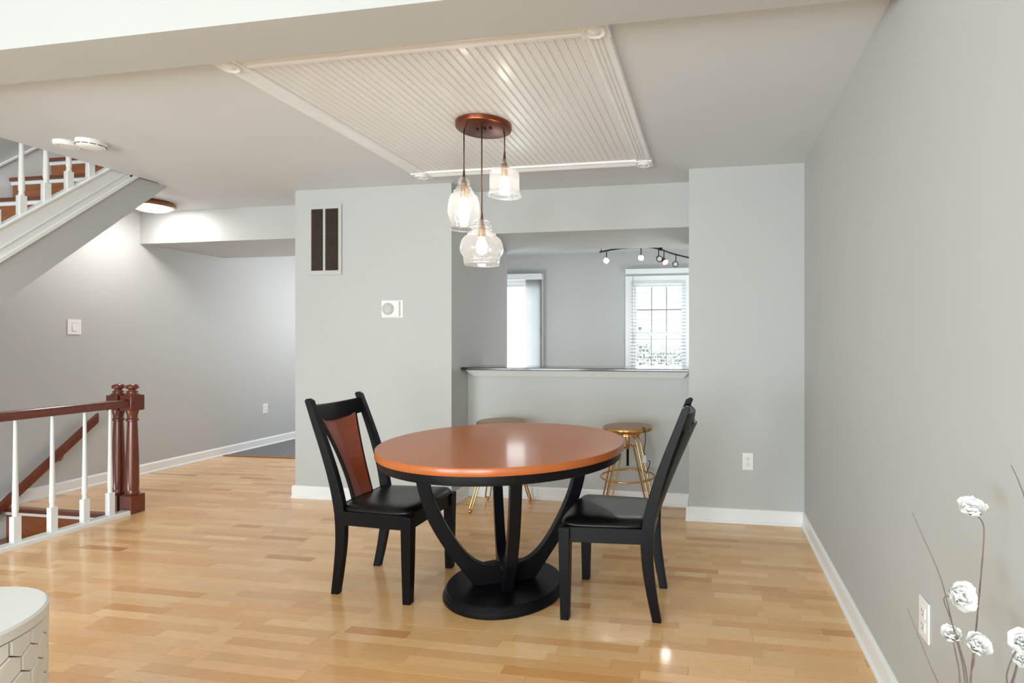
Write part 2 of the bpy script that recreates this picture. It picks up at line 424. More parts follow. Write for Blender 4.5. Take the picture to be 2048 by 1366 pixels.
for cx in (px0+CW/2, px1-CW/2):
    for cy in (py0+CW/2, py1-CW/2):
        bm = B(); q = CW/2+0.004; box(bm, cx-q, cx+q, cy-q, cy+q, H-0.026, H)
        blk = build('corner_block', bm, 'white_trim', cpan, bevel=0.003)
        bm = B(); lathe(bm, [(0.045, -0.026), (0.045, -0.030), (0.040, -0.035), (0.034, -0.030), (0.026, -0.028), (0.020, -0.032), (0.010, -0.037), (0.002, -0.038)], cx, cy, H, n=28)
        build('rosette', bm, 'white_trim', blk, smooth=40)

# ------------------------------------------------------------------ staircases
RISE, RUN = 0.226, 0.240
def stair_flight(root, ks, ynose, znose, dirn, x0, x1):
    """treads with dark nosings, white coves and wooden risers facing the room"""
    for k in ks:
        yn, zn = ynose+RUN*k, znose+RISE*k
        if zn < 0.02 and znose > 0: continue
        bm = B(); box(bm, x0, x1, yn, yn+RUN+0.03, zn-0.028, zn); build('tread', bm, 'stair_nosing', root, bevel=0.006)
        bm = B(); box(bm, x0, x1, yn+0.012, yn+0.03, zn-0.055, zn-0.028); build('cove_strip', bm, 'white_trim', root, bevel=0.004)
        bm = B(); box(bm, x0, x1, yn+0.026, yn+0.044, zn-RISE, zn-0.028); build('riser', bm, 'stair_wood', root)
def lineZ(y, y0, z0, s): return z0+(y-y0)*s
up = empty('staircase', (-4.65, 0.7, 0), 'open staircase rising to the floor above with white stringer and wooden risers', 'staircase')
stair_flight(up, range(-10, 6), 3.227, 2.451, 1, XL+0.03, XS-0.045)
XO = XS-0.045   # outer side of the flight
ya, yb = 0.62, 3.60
def slanted(y0, y1, top, bot, xx0, xx1):
    bm = B(); prism(bm, [(y0, top(y0)), (y1, top(y1)), (y1, bot(y1)), (y0, bot(y0))], 'x', xx0, xx1); return bm
ztop = lambda y: 1.901+(y-2.542)*0.90
zmol = lambda y: 1.712+(y-2.542)*0.94
zbot = lambda y: 1.46+(y-2.542)*0.975
build('stringer', slanted(0.95, 3.25, ztop, zmol, XO, XO+0.030), 'white_trim', up)
build('stringer_cap', slanted(0.95, 3.22, lambda y: ztop(y)+0.02, ztop, XO-0.02, XO+0.045), 'white_trim', up, bevel=0.006)
build('stringer_moulding', slanted(0.95, 3.31, lambda y: zmol(y)+0.03, lambda y: zmol(y)-0.006, XO+0.030, XO+0.046), 'white_trim', up, bevel=0.006)
build('stringer_fillet', slanted(0.95, 3.25, lambda y: zmol(y)+0.085, lambda y: zmol(y)+0.07, XO+0.030, XO+0.037), 'white_trim', up, bevel=0.003)
bm = B(); prism(bm, [(1.15, zmol(1.15)), (3.30, min(zmol(3.30), H)), (3.52, H), (3.52, zbot(3.52)), (1.15, zbot(1.15))], 'x', XO-0.015, XO+0.028)
build('side_panel', bm, 'wall_paint', up)
build('soffit_panel', slanted(1.15, 3.50, lambda y: zbot(y)+0.03, lambda y: zbot(y)+0.002, XL+0.002, XO-0.016), 'wall_paint', up)
# skirt board on the wall
sk = lambda y: 2.515+(y-3.19)*0.955
build('skirt_board', slanted(1.0, 3.95, sk, lambda y: sk(y)-0.36, XL+0.001, XL+0.016), 'white_trim', up)
build('skirt_moulding', slanted(1.0, 3.95, lambda y: sk(y)+0.028, sk, XL+0.001, XL+0.026), 'white_trim', up, bevel=0.006)
def baluster_mesh(h, name, parent, x, y, z, sq=0.030, sink=0.0):
    bm = B(); s = sq/2; box(bm, x-s, x+s, y-s, y+s, z-sink, z+0.155)
    lathe(bm, [(0.013, 0.155), (0.0145, 0.165), (0.0115, 0.175), (0.0150, 0.19), (0.0148, 0.22), (0.0135, 0.30), (0.0110, 0.45), (0.0090, h-0.05), (0.0085, h)], x, y, z, n=12)
    return build(name, bm, 'white_trim', parent, smooth=40)
for k in range(-3, 4):
    yb_ = 2.762+0.123*k
    baluster_mesh(0.78, 'baluster', up, XO+0.012, yb_, ztop(yb_)-0.03, sq=0.034)
hl = lambda y: ztop(y)+0.77
build('handrail', slanted(2.2, 3.4, lambda y: hl(y)+0.045, hl, XO-0.012, XO+0.038), 'mahogany', up, bevel=0.012)

dn = empty('staircase', (-4.65, 1.0, -2.6), 'wooden staircase going down behind the white balusters', 'staircase')
for k in range(0, 10):
    yn, zn = YS-RUN*k, -RISE*k
    bm = B(); box(bm, XL+0.03, XS-0.01, yn, yn+(0.06 if k == 0 else RUN+0.03), zn-0.028, zn+(0.001 if k == 0 else 0)); build('tread', bm, 'stair_nosing' if k == 0 else 'stair_wood', dn, bevel=0.006)
    bm = B(); box(bm, XL+0.03, XS-0.01, yn+0.012, yn+0.03, zn-0.052, zn-0.028); build('cove_strip', bm, 'white_trim', dn, bevel=0.004)
    bm = B(); box(bm, XL+0.03, XS-0.01, yn+0.026, yn+0.044, zn-RISE, zn-0.028); build('riser', bm, 'stair_wood', dn)
pts = [(YS+0.1, 0.095), (YS+0.05, 0.085), (YS, 0.05), (YS-0.05, 0.0), (YS-2.2, -2.03), (YS-2.2, -2.3), (YS+0.0, -0.26), (YS+0.1, -0.2)]
bm = B(); prism(bm, pts, 'x', XL+0.001, XL+0.02); build('skirt_board', bm, 'white_trim', dn)
bm = B(); box(bm, XS-0.012, XS-0.002, 0.0, YS, -0.25, 0.0); build('well_fascia', bm, 'white_trim', dn)

# wall-mounted handrail of the lower flight
y0h, z0h, y1h, z1h = 3.80, 0.63, 1.9, -1.07
whr = empty('stair_handrail', (XL, 3.0, 0), 'dark red wooden handrail sloping down on the wall of the lower stairs', 'handrail')
bm = B(); s = (z1h-z0h)/(y1h-y0h)
prism(bm, [(y0h, z0h), (y1h, z1h), (y1h, z1h-0.085), (y0h, z0h-0.085)], 'x', XL+0.045, XL+0.085)
build('rail', bm, 'mahogany', whr, bevel=0.012)
for yy in (3.55, 2.7):
    zz = z0h+(yy-y0h)*s-0.08
    bm = B(); tube(bm, smooth_path([(XL, yy, zz-0.05), (XL+0.04, yy, zz-0.045), (XL+0.065, yy, zz+0.01)]), 0.008); build('bracket', bm, 'brass_dark', whr, smooth=True)

# balustrade round the stair opening
rl = empty('stair_railing', (XS, 2.8, 0), 'stair balustrade with white spindles, dark wooden rail and twin newel posts', 'railing')
bm = B(); prism(bm, [(XS-0.055, 0.0), (XS-0.055, 0.022), (XS-0.048, 0.030), (XS+0.018, 0.030), (XS+0.025, 0.022), (XS+0.025, 0.0)], 'y', 1.95, 3.235)
build('base_rail', bm, 'white_trim', rl)
RX = XS-0.018
for yb_ in (2.04, 2.23, 2.415, 2.60, 2.785, 2.965, 3.12):
    baluster_mesh(0.735, 'baluster', rl, RX, yb_, 0.029, sq=0.036)
bm = B(); hp = [(-0.030, 0.0), (-0.034, 0.02), (-0.028, 0.045), (-0.014, 0.056), (0.014, 0.056), (0.028, 0.045), (0.034, 0.02), (0.030, 0.0)]
prism(bm, [(RX+a, 0.762+z) for a, z in hp], 'y', 1.95, 3.23); build('handrail', bm, 'mahogany', rl, smooth=50)
bm = B(); box(bm, RX-0.11, RX, 3.245, 3.295, 0.765, 0.815); build('rail_return', bm, 'mahogany', rl, bevel=0.01)
for nx in (RX-0.004, RX-0.124):
    bm = B(); box(bm, nx-0.050, nx+0.050, 3.22, 3.32, 0.0, 0.13)
    nw = build('newel_post', bm, 'mahogany', rl, bevel=0.004)
    bm = B(); lathe(bm, [(0.040, 0.13), (0.043, 0.14), (0.036, 0.155), (0.038, 0.17), (0.0395, 0.22), (0.037, 0.40), (0.031, 0.60), (0.028, 0.655), (0.036, 0.66), (0.036, 0.672), (0.029, 0.68), (0.030, 0.70), (0.040, 0.735)], nx, 3.27, 0, n=24)
    build('turned_shaft', bm, 'mahogany', nw, smooth=40)
    bm = B(); box(bm, nx-0.048, nx+0.048, 3.222, 3.318, 0.735, 0.845); build('top_block', bm, 'mahogany', nw, bevel=0.005)
    bm = B(); lathe(bm, [(0.046, 0.845), (0.044, 0.853), (0.030, 0.858), (0.034, 0.866), (0.034, 0.872), (0.020, 0.880), (0.022, 0.886), (0.036, 0.893), (0.040, 0.904), (0.035, 0.915), (0.022, 0.922), (0.004, 0.925)], nx, 3.27, 0, n=24)
    build('finial', bm, 'mahogany', nw, smooth=True)

# ------------------------------------------------------------------ bar counter
bc = empty('bar_counter', (-1.03, 4.1, 1.0), 'dark granite bar counter on the half wall in front of the kitchen', 'counter')
bm = B(); box(bm, XP1, XQ, 3.955, 4.36, 1.008, 1.030); build('slab', bm, 'granite', bc, bevel=0.005)
bm = B()
A = [(-1.89, 3.985, 1.008), (XQ-0.005, 3.985, 1.008), (XQ-0.005, YA, 1.008), (-1.89, YA, 1.008)]
C = [(-1.85, 4.055, 0.957), (XQ-0.05, 4.055, 0.957), (XQ-0.05, YA, 0.957), (-1.85, YA, 0.957)]
A = [bm.verts.new(p) for p in A]; C = [bm.verts.new(p) for p in C]
for i in range(4): bm.faces.new((A[i], A[(i+1) % 4], C[(i+1) % 4], C[i]))
bm.faces.new(A); bm.faces.new(C)
build('support_moulding', bm, 'white_trim', bc)

# ------------------------------------------------------------------ round table
TX, TY = -1.0, 2.55
tbl = empty('dining_table', (TX, TY, 0), 'round cherry dining table with black apron, curved arms and round plinth', 'table')
bm = B(); lathe(bm, [(0.586, 0.7065), (0.588, 0.7075), (0.588, 0.7385), (0.5868, 0.740)], TX, TY, 0, n=128); build('tabletop', bm, 'cherry', tbl, smooth=40)
bm = B(); lathe(bm, [(0.5882, 0.7070), (0.5890, 0.7080), (0.5890, 0.7375), (0.5882, 0.7385)], TX, TY, 0, n=128, open_wall=True); build('edge_band', bm, 'cherry_edge', tbl, smooth=True)
bm = B(); lathe(bm, [(0.566, 0.664), (0.573, 0.667), (0.574, 0.672), (0.574, 0.7065)], TX, TY, 0, n=128); build('apron', bm, 'black_wood', tbl, smooth=40)
bm = B(); a0 = math.radians(-64)
for sgn in (1,):
    cx, cy = TX+0.5745*math.cos(a0), TY+0.5745*math.sin(a0)
    lathe(bm, [(0.003, 0.666), (0.003, 0.706)], cx, cy, 0, n=8)
build('apron_seam', bm, 'black_wood', tbl)
outer = [(0.425, 0.690), (0.418, 0.62), (0.407, 0.555), (0.385, 0.468), (0.350, 0.370), (0.286, 0.252), (0.222, 0.158), (0.145, 0.050)]
inner = [(0.360, 0.690), (0.357, 0.63), (0.349, 0.565), (0.326, 0.475), (0.284, 0.375), (0.222, 0.264), (0.163, 0.188), (0.102, 0.145), (0.043, 0.138), (0.0, 0.138)]
def dense(l): return [(p.x, p.y) for p in smooth_path([(a, b, 0) for a, b in l], 4)]
for k in range(4):
    th = math.radians(-62+90*k); u = Vector((math.cos(th), math.sin(th), 0)); nn = Vector((-u.y, u.x, 0)); hw = 0.025
    O_, I_ = dense(outer), dense(inner)
    m_ = 40
    def resample(l, m):
        d = [0]
        for a, b in zip(l, l[1:]): d.append(d[-1]+math.hypot(b[0]-a[0], b[1]-a[1]))
        out = []; j = 0
        for i in range(m+1):
            t = d[-1]*i/m
            while j < len(l)-2 and d[j+1] < t: j += 1
            f = (t-d[j])/max(d[j+1]-d[j], 1e-9); out.append((l[j][0]+(l[j+1][0]-l[j][0])*f, l[j][1]+(l[j+1][1]-l[j][1])*f))
        return out
    Ol = resample(O_+[(0.07, 0.050), (0.0, 0.050)], m_); Il = resample(I_, m_)
    bm = B(); c0 = Vector((TX, TY, 0)); rows = []
    for (ro, zo), (ri, zi) in zip(Ol, Il):
        rows.append([bm.verts.new(c0+u*ro+nn*hw+Vector((0, 0, zo))), bm.verts.new(c0+u*ri+nn*hw+Vector((0, 0, zi))),
                     bm.verts.new(c0+u*ri-nn*hw+Vector((0, 0, zi))), bm.verts.new(c0+u*ro-nn*hw+Vector((0, 0, zo)))])
    for a, b in zip(rows, rows[1:]):
        for i in range(4): bm.faces.new((a[i], a[(i+1) % 4], b[(i+1) % 4], b[i]))
    bm.faces.new(rows[0]); bm.faces.new(rows[-1])
    build('curved_arm', bm, 'black_wood', tbl, smooth=40, bevel=0.003)
bm = B(); lathe(bm, [(0.288, 0.0), (0.293, 0.006), (0.293, 0.018), (0.288, 0.024), (0.286, 0.027), (0.286, 0.034), (0.281, 0.040), (0.279, 0.042), (0.279, 0.046), (0.274, 0.051), (0.10, 0.0525)], TX, TY, 0, n=96)
build('plinth', bm, 'black_wood', tbl, smooth=30)
bm = B(); lathe(bm, [(0.0035, 0), (0.003, 0.002), (0.001, 0.003)], 0, 0, 0, n=10)
bmesh.ops.rotate(bm, cent=(0, 0, 0), matrix=Matrix.Rotation(PI/2, 3, 'Y'), verts=bm.verts)
th = math.radians(-110); bmesh.ops.rotate(bm, cent=(0, 0, 0), matrix=Matrix.Rotation(th, 3, 'Z'), verts=bm.verts)
bmesh.ops.translate(bm, vec=(TX+0.589*math.cos(th), TY+0.589*math.sin(th), 0.722), verts=bm.verts); build('edge_pin', bm, 'brass', tbl)

# ------------------------------------------------------------------ dining chairs
def sweep_rect(bm, pts, hx, hy):
    """rectangular bar through points, section sizes hx (in x) and hy (in y) per point"""
    rows = []
    for p, a, b in zip(pts, hx, hy):
        x, y, z = p
        rows.append([bm.verts.new((x-a, y-b, z)), bm.verts.new((x+a, y-b, z)), bm.verts.new((x+a, y+b, z)), bm.verts.new((x-a, y+b, z))])
    for a, b in zip(rows, rows[1:]):
        for i in range(4): bm.faces.new((a[i], a[(i+1) % 4], b[(i+1) % 4], b[i]))
    bm.faces.new(rows[0]); bm.faces.new(rows[-1])
def make_chair():
    c = empty('dining_chair', (0, 0, 0))
    for s in (-1, 1):
        bm = B(); sweep_rect(bm, [(0.197, s*0.207, 0), (0.197, s*0.207, 0.2), (0.197, s*0.207, 0.41)], [0.019, 0.023, 0.026], [0.019, 0.023, 0.026])
        build('leg', bm, 'black_wood', c, bevel=0.003, local=True)
        path = smooth_path([(-0.208, s*0.168, 0), (-0.186, s*0.176, 0.12), (-0.168, s*0.182, 0.26), (-0.168, s*0.187, 0.40), (-0.195, s*0.190, 0.54), (-0.238, s*0.192, 0.68), (-0.290, s*0.192, 0.82), (-0.330, s*0.190, 0.925), (-0.341, s*0.189, 0.95)], 4)
        n = len(path); hx = []
        for i, p in enumerate(path):
            z = p.z; hx.append(0.019+0.008*min(1, z/0.35) if z < 0.45 else max(0.011, 0.027-0.010*(z-0.45)/0.5) if z < 0.945 else 0.008)
        bm = B(); sweep_rect(bm, path, hx, [0.015]*n); build('back_post', bm, 'black_wood', c, bevel=0.005, local=True, smooth=40)
    bm = B(); box(bm, 0.185, 0.212, -0.20, 0.20, 0.345, 0.412); build('apron', bm, 'black_wood', c, bevel=0.002, local=True)
    bm = B(); box(bm, -0.185, -0.155, -0.18, 0.18, 0.345, 0.412); build('apron', bm, 'black_wood', c, bevel=0.002, local=True)
    for s in (-1, 1):
        bm = B()
        A = [bm.verts.new(p) for p in [(0.2, s*0.200, 0.345), (0.2, s*0.224, 0.345), (-0.16, s*0.201, 0.345), (-0.16, s*0.177, 0.345)]]
        C = [bm.verts.new((v.co.x, v.co.y, 0.412)) for v in A]
        for i in range(4): bm.faces.new((A[i], A[(i+1) % 4], C[(i+1) % 4], C[i]))
        bm.faces.new(A); bm.faces.new(C); build('apron', bm, 'black_wood', c, bevel=0.002, local=True)
    # padded seat: rounded slab wider at the front, dished towards the middle
    bm = B(); nx, ny = 14, 14; top, bot = [], []
    for i in range(nx+1):
        u = -1+2*i/nx; rt, rb = [], []
        for j in range(ny+1):
            v = -1+2*j/ny
            hwid = 0.205+(u+1)/2*0.032
            # superellipse mapping keeps the corners round
            k = 0.13*(abs(u)**4)*(abs(v)**4)
            x = 0.022+u*0.212*(1-k); yv = v*hwid*(1-k)
            e = max(abs(u), abs(v)); edge = max(0.0, 1-(e**5))
            z = 0.424+0.028*edge**0.5 - 0.006*(1-u*u)*(1-v*v)
            rt.append(bm.verts.new((x, yv, z))); rb.append(bm.verts.new((x*0.985, yv*0.975, 0.410)))
        top.append(rt); bot.append(rb)
    for g, flip in ((top, 0), (bot, 1)):
        for i in range(nx):
            for j in range(ny): bm.faces.new((g[i][j], g[i+1][j], g[i+1][j+1], g[i][j+1]))
    ringt = [top[i][0] for i in range(nx+1)]+[top[nx][j] for j in range(1, ny+1)]+[top[i][ny] for i in range(nx-1, -1, -1)]+[top[0][j] for j in range(ny-1, 0, -1)]
    ringb = [bot[i][0] for i in range(nx+1)]+[bot[nx][j] for j in range(1, ny+1)]+[bot[i][ny] for i in range(nx-1, -1, -1)]+[bot[0][j] for j in range(ny-1, 0, -1)]
    for i in range(len(ringt)): bm.faces.new((ringt[i], ringt[(i+1) % len(ringt)], ringb[(i+1) % len(ringb)], ringb[i]))
    st = build('seat', bm, 'black_leather', c, smooth=True, local=True, sub=1)
    # curved top rail
    bm = B(); rows = []; n = 16
    for i in range(n+1):
        v = -1+2*i/n; yv = v*0.182; bow = 0.036*(1-v*v); sag = 0.018*(1-v*v)
        xb = -0.326-bow; z1 = 0.922-sag*0.6; z0 = 0.842-sag*0.9
        rows.append([bm.verts.new((xb+0.014+0.013, yv, z0)), bm.verts.new((xb+0.016, yv, z1-0.006)), bm.verts.new((xb+0.006, yv, z1)), bm.verts.new((xb-0.010, yv, z1-0.004)), bm.verts.new((xb+0.003, yv, z0))])
    for a, b in zip(rows, rows[1:]):
        for i in range(5): bm.faces.new((a[i], a[(i+1) % 5], b[(i+1) % 5], b[i]))
    bm.faces.new(rows[0]); bm.faces.new(rows[-1])
    build('top_rail', bm, 'black_wood', c, smooth=40, bevel=0.002, local=True)
    # tapered splat with a centre crease, dark edge strips
    def splat_pt(t, v, dx):
        z = 0.412+t*0.445; x = -0.178-0.150*t**1.15-0.030*t*(1-v*v); hw = 0.072+0.062*t**1.4-0.012*math.sin(PI*t)
        return (x+dx-0.012*(1-abs(v)), v*hw, z)
    bm = B(); n = 14; rows = []
    vs = [-1, -0.5, 0, 0.5, 1]
    for i in range(n+1):
        t = i/n; rows.append([bm.verts.new(splat_pt(t, v, 0.006)) for v in vs]+[bm.verts.new(splat_pt(t, v, -0.006)) for v in reversed(vs)])
    m_ = len(rows[0])
    for a, b in zip(rows, rows[1:]):
        for i in range(m_): bm.faces.new((a[i], a[(i+1) % m_], b[(i+1) % m_], b[i]))
    bm.faces.new(rows[0]); bm.faces.new(rows[-1])
    build('splat', bm, 'cherry_splat', c, local=True, smooth=12)
    bm = B(); rows = []
    for i in range(n+1):
        t = i/n; rows.append([bm.verts.new(splat_pt(t, v, -0.0062)) for v in vs]+[bm.verts.new(splat_pt(t, v, -0.010)) for v in reversed(vs)])
    for a, b in zip(rows, rows[1:]):
        for i in range(m_): bm.faces.new((a[i], a[(i+1) % m_], b[(i+1) % m_], b[i]))
    bm.faces.new(rows[0]); bm.faces.new(rows[-1])
    build('splat_back', bm, 'black_wood', c, local=True, smooth=12)
    for s in (-1, 1):
        bm = B(); pts = []
        for i in range(n+1):
            x, yv, z = splat_pt(i/n, s, 0); pts.append((x, yv+s*0.003, z))
        sweep_rect(bm, pts, [0.009]*(n+1), [0.004]*(n+1)); build('splat_edge', bm, 'black_wood', c, local=True)
    bm = B(); box(bm, -0.19, -0.162, -0.178, 0.178, 0.405, 0.437); build('seat_rail', bm, 'black_wood', c, local=True, bevel=0.003)
    return c
ch = make_chair()
ch.location = (-1.595, 2.555, 0)
tag(ch, 'black dining chair showing its cherry splat, beside the wide wall pier', 'chair', 'dining chairs at the round table')
c2 = copy_tree(ch); c2.location = (-0.437, 2.545, 0); c2.rotation_euler.z = PI
tag(c2, 'black dining chair seen from the side, in front of the brass bar stool', 'chair', 'dining chairs at the round table')

# ------------------------------------------------------------------ bar stools
def make_stool():
    s = empty('bar_stool', (0, 0, 0))
    bm = B(); lathe(bm, [(0.150, 0.597), (0.172, 0.603), (0.180, 0.613), (0.180, 0.623), (0.177, 0.629), (0.172, 0.631)], n=48); st = build('seat', bm, 'brass', s, smooth=40, local=True)
    bm = B(); lathe(bm, [(0.170, 0.6295), (0.170, 0.6325), (0.160, 0.634)], n=48); build('seat_top', bm, 'seat_tan', st, smooth=40, local=True)
    bm = B(); lathe(bm, [(0.080, 0.567), (0.092, 0.571), (0.092, 0.586), (0.084, 0.598)], n=36); build('swivel_plate', bm, 'brass', s, smooth=40, local=True)
    bm = B(); lathe(bm, [(0.013, 0.470), (0.015, 0.474), (0.015, 0.575), (0.013, 0.600)], n=20); build('screw_sleeve', bm, 'brass', s, smooth=40, local=True)
    bm = B()
    prof = []
    for i in range(23):
        z = 0.350+i*0.0055; prof += [(0.0085, z), (0.0100, z+0.00275)]
    lathe(bm, prof, n=14); build('screw', bm, 'black_metal', s, smooth=40, local=True)
    for k in range(4):
        th = math.radians(45+90*k); u = Vector((math.cos(th), math.sin(th), 0)); nn = Vector((-u.y, u.x, 0))
        zt = 0.566 if k % 2 else 0.486; r0 = 0.02
        bm = B(); w_ = 0.020
        a = [nn*w_+u*r0+Vector((0, 0, zt)), nn*w_+u*0.060+Vector((0, 0, zt)), nn*w_+u*0.088+Vector((0, 0, zt-0.018)), nn*w_+u*0.104+Vector((0, 0, zt-0.06)), nn*w_+u*0.236+Vector((0, 0, 0.030))]
        d1 = smooth_path(a[:4], 5); d1 += [a[3].lerp(a[4], t/6) for t in range(1, 7)]
        foot = [u*0.238+nn*0.016+Vector((0, 0, 0.018)), u*0.239+Vector((0, 0, 0.015)), u*0.238-nn*0.016+Vector((0, 0, 0.018))]
        mir = [p-nn*(2*p.dot(nn)) for p in reversed(d1)]
        tube(bm, d1+foot+mir, 0.0058, 8); lg = build('hairpin_leg', bm, 'brass', s, smooth=True, local=True)
        bm = B(); bmesh.ops.create_uvsphere(bm, u_segments=16, v_segments=10, radius=0.013); bmesh.ops.translate(bm, vec=u*0.241+Vector((0, 0, 0.013)), verts=bm.verts)
        build('ball_foot', bm, 'brass', lg, smooth=True, local=True)
    bm = B(); ring(bm, (0, 0, 0.278), 0.190, 0.0065, 48, 8); build('foot_ring', bm, 'brass', s, smooth=True, local=True)
    return s
mat('seat_tan', (168, 128, 92), 0.35, metal=0.55, var=0.05)
st1 = make_stool(); st1.location = (-0.575, 3.80, 0); st1.rotation_euler.z = math.radians(14)
tag(st1, 'brass bar stool with a cord hanging over its seat, beside the dining chair back', 'stool', 'brass bar stools at the counter')
st2 = copy_tree(st1)
for ch_ in st2.children:          # this stool is screwed up a little higher
    if ch_.name.split('.')[0] in ('seat', 'swivel_plate', 'screw_sleeve'): ch_.location.z += 0.010
st2.name = 'bar_stool.001'; st2.location = (-1.53, 3.83, 0); st2.rotation_euler.z = math.radians(2)
tag(st2, 'brass bar stool mostly hidden behind the round table', 'stool', 'brass bar stools at the counter')

# power cord hanging over the stool seat
pc = empty('power_cord', (-0.45, 3.70, 0.6), 'black power cord with pale plug hanging from the bar stool seat', 'cord')
bx_, by_ = -0.435, 3.665
def stool_pt(r, ang, z): return Vector((-0.575+r*math.cos(math.radians(ang)), 3.80+r*math.sin(math.radians(ang)), z))
c_ = [stool_pt(0.150, -38, 0.638), stool_pt(0.172, -40, 0.6375), stool_pt(0.184, -41, 0.632), stool_pt(0.188, -42, 0.61), stool_pt(0.190, -42, 0.55), stool_pt(0.182, -44, 0.49), stool_pt(0.184, -42, 0.45)]
bm = B(); tube(bm, smooth_path(c_), 0.0032, 8); build('wire', bm, 'black_plastic', pc, smooth=True)
p = c_[-1]
bm = B(); lathe(bm, [(0.007, 0.006), (0.013, 0.0), (0.019, -0.014), (0.022, -0.042), (0.019, -0.046)], p.x, p.y, p.z, n=16); plg = build('plug', bm, 'plastic_grey', pc, smooth=40)
for dx in (-0.006, 0.006):
    bm = B(); box(bm, p.x+dx-0.001, p.x+dx+0.001, p.y-0.003, p.y+0.003, p.z-0.064, p.z-0.046); build('prong', bm, 'black_metal', plg)
c2_ = [p+Vector((0.012, 0, -0.034)), p+Vector((0.035, -0.005, -0.036)), p+Vector((0.03, 0.0, -0.07)), p+Vector((0.012, 0.004, -0.11)), p+Vector((0.010, 0.004, -0.125))]
bm = B(); tube(bm, smooth_path(c2_), 0.0032, 8); build('wire', bm, 'black_plastic', pc, smooth=True)

# ------------------------------------------------------------------ pendant cluster
PXc, PYc = -1.215, 2.79
pend = empty('pendant_light', (PXc, PYc, H), 'copper ceiling canopy with three clear glass pendant shades over the table', 'pendant light')
bm = B(); lathe(bm, [(0.140, -0.036), (0.1475, -0.033), (0.1495, -0.028), (0.1495, -0.0115)], PXc, PYc, H, n=64); can = build('canopy', bm, 'copper', pend, smooth=40)
for dx in (-0.03, 0.012, 0.045):
    bm = B(); lathe(bm, [(0.006, -0.044), (0.007, -0.040), (0.007, -0.0355)], PXc+dx, PYc-0.015, H, n=12); build('canopy_screw', bm, 'black_metal', can, smooth=40)
kL, kM, kR = 0.00073, 0.00071, 0.00074
PL = [(25,600), (42,620), (45,655), (40,662), (58,680), (50,695), (76,704), (77,725), (95,733), (108,770), (115,800), (119,850), (112,900), (99,940), (95,955), (101,966), (112,976), (112,986)]
PM = [(50,910), (65,925), (70,950), (62,960), (78,975), (72,990), (80,1003), (105,1014), (106,1024), (145,1060), (162,1120), (156,1160), (139,1185), (133,1190), (138,1200), (131,1210), (135,1220), (128,1240), (128,1248)]
PR = [(18,455), (32,470), (30,490), (22,500), (35,512), (26,524), (36,538), (92,544), (106,556), (110,580), (110,690), (113,702), (120,712), (121,728)]
def pendant(x, y, ztop_, prof, k, ybulb, name):
    ytop = prof[0][1]
    pr = [(a*k, (ytop-b)*k) for a, b in prof]
    d = [(q.x, q.y) for q in smooth_path([(a, b, 0) for a, b in pr], 4)]
    bm = B(); tube(bm, [(x, y, H-0.034), (x, y, ztop_+0.03)], 0.0036, 8); build('cord', bm, 'bronze_cord', pend, smooth=True)
    bm = B(); lathe(bm, [(0.0042, 0.045), (0.0075, 0.010), (0.0085, -0.012), (0.013, -0.020), (0.0165, -0.03)], x, y, ztop_, n=16); build('cord_grip', bm, 'bronze_cord', pend, smooth=40)
    bm = B(); lathe(bm, d, x, y, ztop_, n=56, open_wall=True); sh = build('glass_shade', bm, 'lamp_glass', pend, smooth=True)
    bm = B(); ring(bm, (x, y, ztop_+d[-1][1]), d[-1][0], 0.003, 56, 6); build('rim', bm, 'lamp_glass', sh, smooth=True)
    zb = (ytop-ybulb)*k
    bm = B(); lathe(bm, [(0.017, zb+0.052), (0.0185, zb+0.056), (0.0185, -0.034), (0.0165, -0.03)] if zb+0.06 < -0.034 else [(0.017, zb+0.05), (0.017, -0.02)], x, y, ztop_, n=20); build('socket', bm, 'brass_dark', pend, smooth=40)
    bm = B(); lathe(bm, [(0.002, -0.034), (0.014, -0.031), (0.025, -0.021), (0.030, -0.006), (0.030, 0.006), (0.026, 0.020), (0.018, 0.036), (0.014, 0.052)], x, y, ztop_+zb, n=24); build('bulb', bm, 'bulb_glow', pend, smooth=True)
pendant(-1.334, 2.800, 2.130, PL, kL, 822, 'L')
pendant(-1.217, 2.770, 1.885, PM, kM, 1112, 'M')
pendant(-1.127, 2.870, 2.242, PR, kR, 655, 'R')

# ------------------------------------------------------------------ wall fittings
def plate(name, loc, nrm, label, cat, kind, w=0.072, h=0.116):
    """a wall plate facing nrm ('x','-x','-y'), origin on the wall"""
    e = empty(name, loc, label, cat)
    e.rotation_euler.z = {'-y': 0, 'x': PI/2, '-x': -PI/2}[nrm]
    def part(n, m, *b, bev=0.001, parent=None):
        bm = B(); box(bm, *b); return build(n, bm, m, parent or e, local=True, bevel=bev)
    pl = part('cover_plate', 'plastic_white', -w/2, w/2, -0.006, 0, -h/2, h/2, bev=0.002)
    if kind == 'outlet':
        for zc in (0.020, -0.020):
            fc_ = part('receptacle', 'plastic_white', -0.0165, 0.0165, -0.0085, -0.005, zc-0.0155, zc+0.0155, bev=0.004)
            part('slot', 'slot_dark', -0.0075, -0.0052, -0.0089, -0.0084, zc-0.001, zc+0.008, bev=0, parent=fc_)
            part('slot', 'slot_dark', 0.0052, 0.0075, -0.0089, -0.0084, zc-0.001, zc+0.008, bev=0, parent=fc_)
            part('slot', 'slot_dark', -0.0025, 0.0025, -0.0089, -0.0084, zc-0.010, zc-0.0055, bev=0, parent=fc_)
    else:
        bm = B(); prism(bm, [(-0.006, -0.033), (-0.0105, -0.033), (-0.007, 0.033), (-0.006, 0.033)], 'x', -0.0165, 0.0165); build('rocker', bm, 'plastic_white', e, local=True, bevel=0.0008)
        part('gap', 'slot_dark', -0.0178, 0.0178, -0.0064, -0.0058, -0.0345, 0.0345, bev=0)
    return e
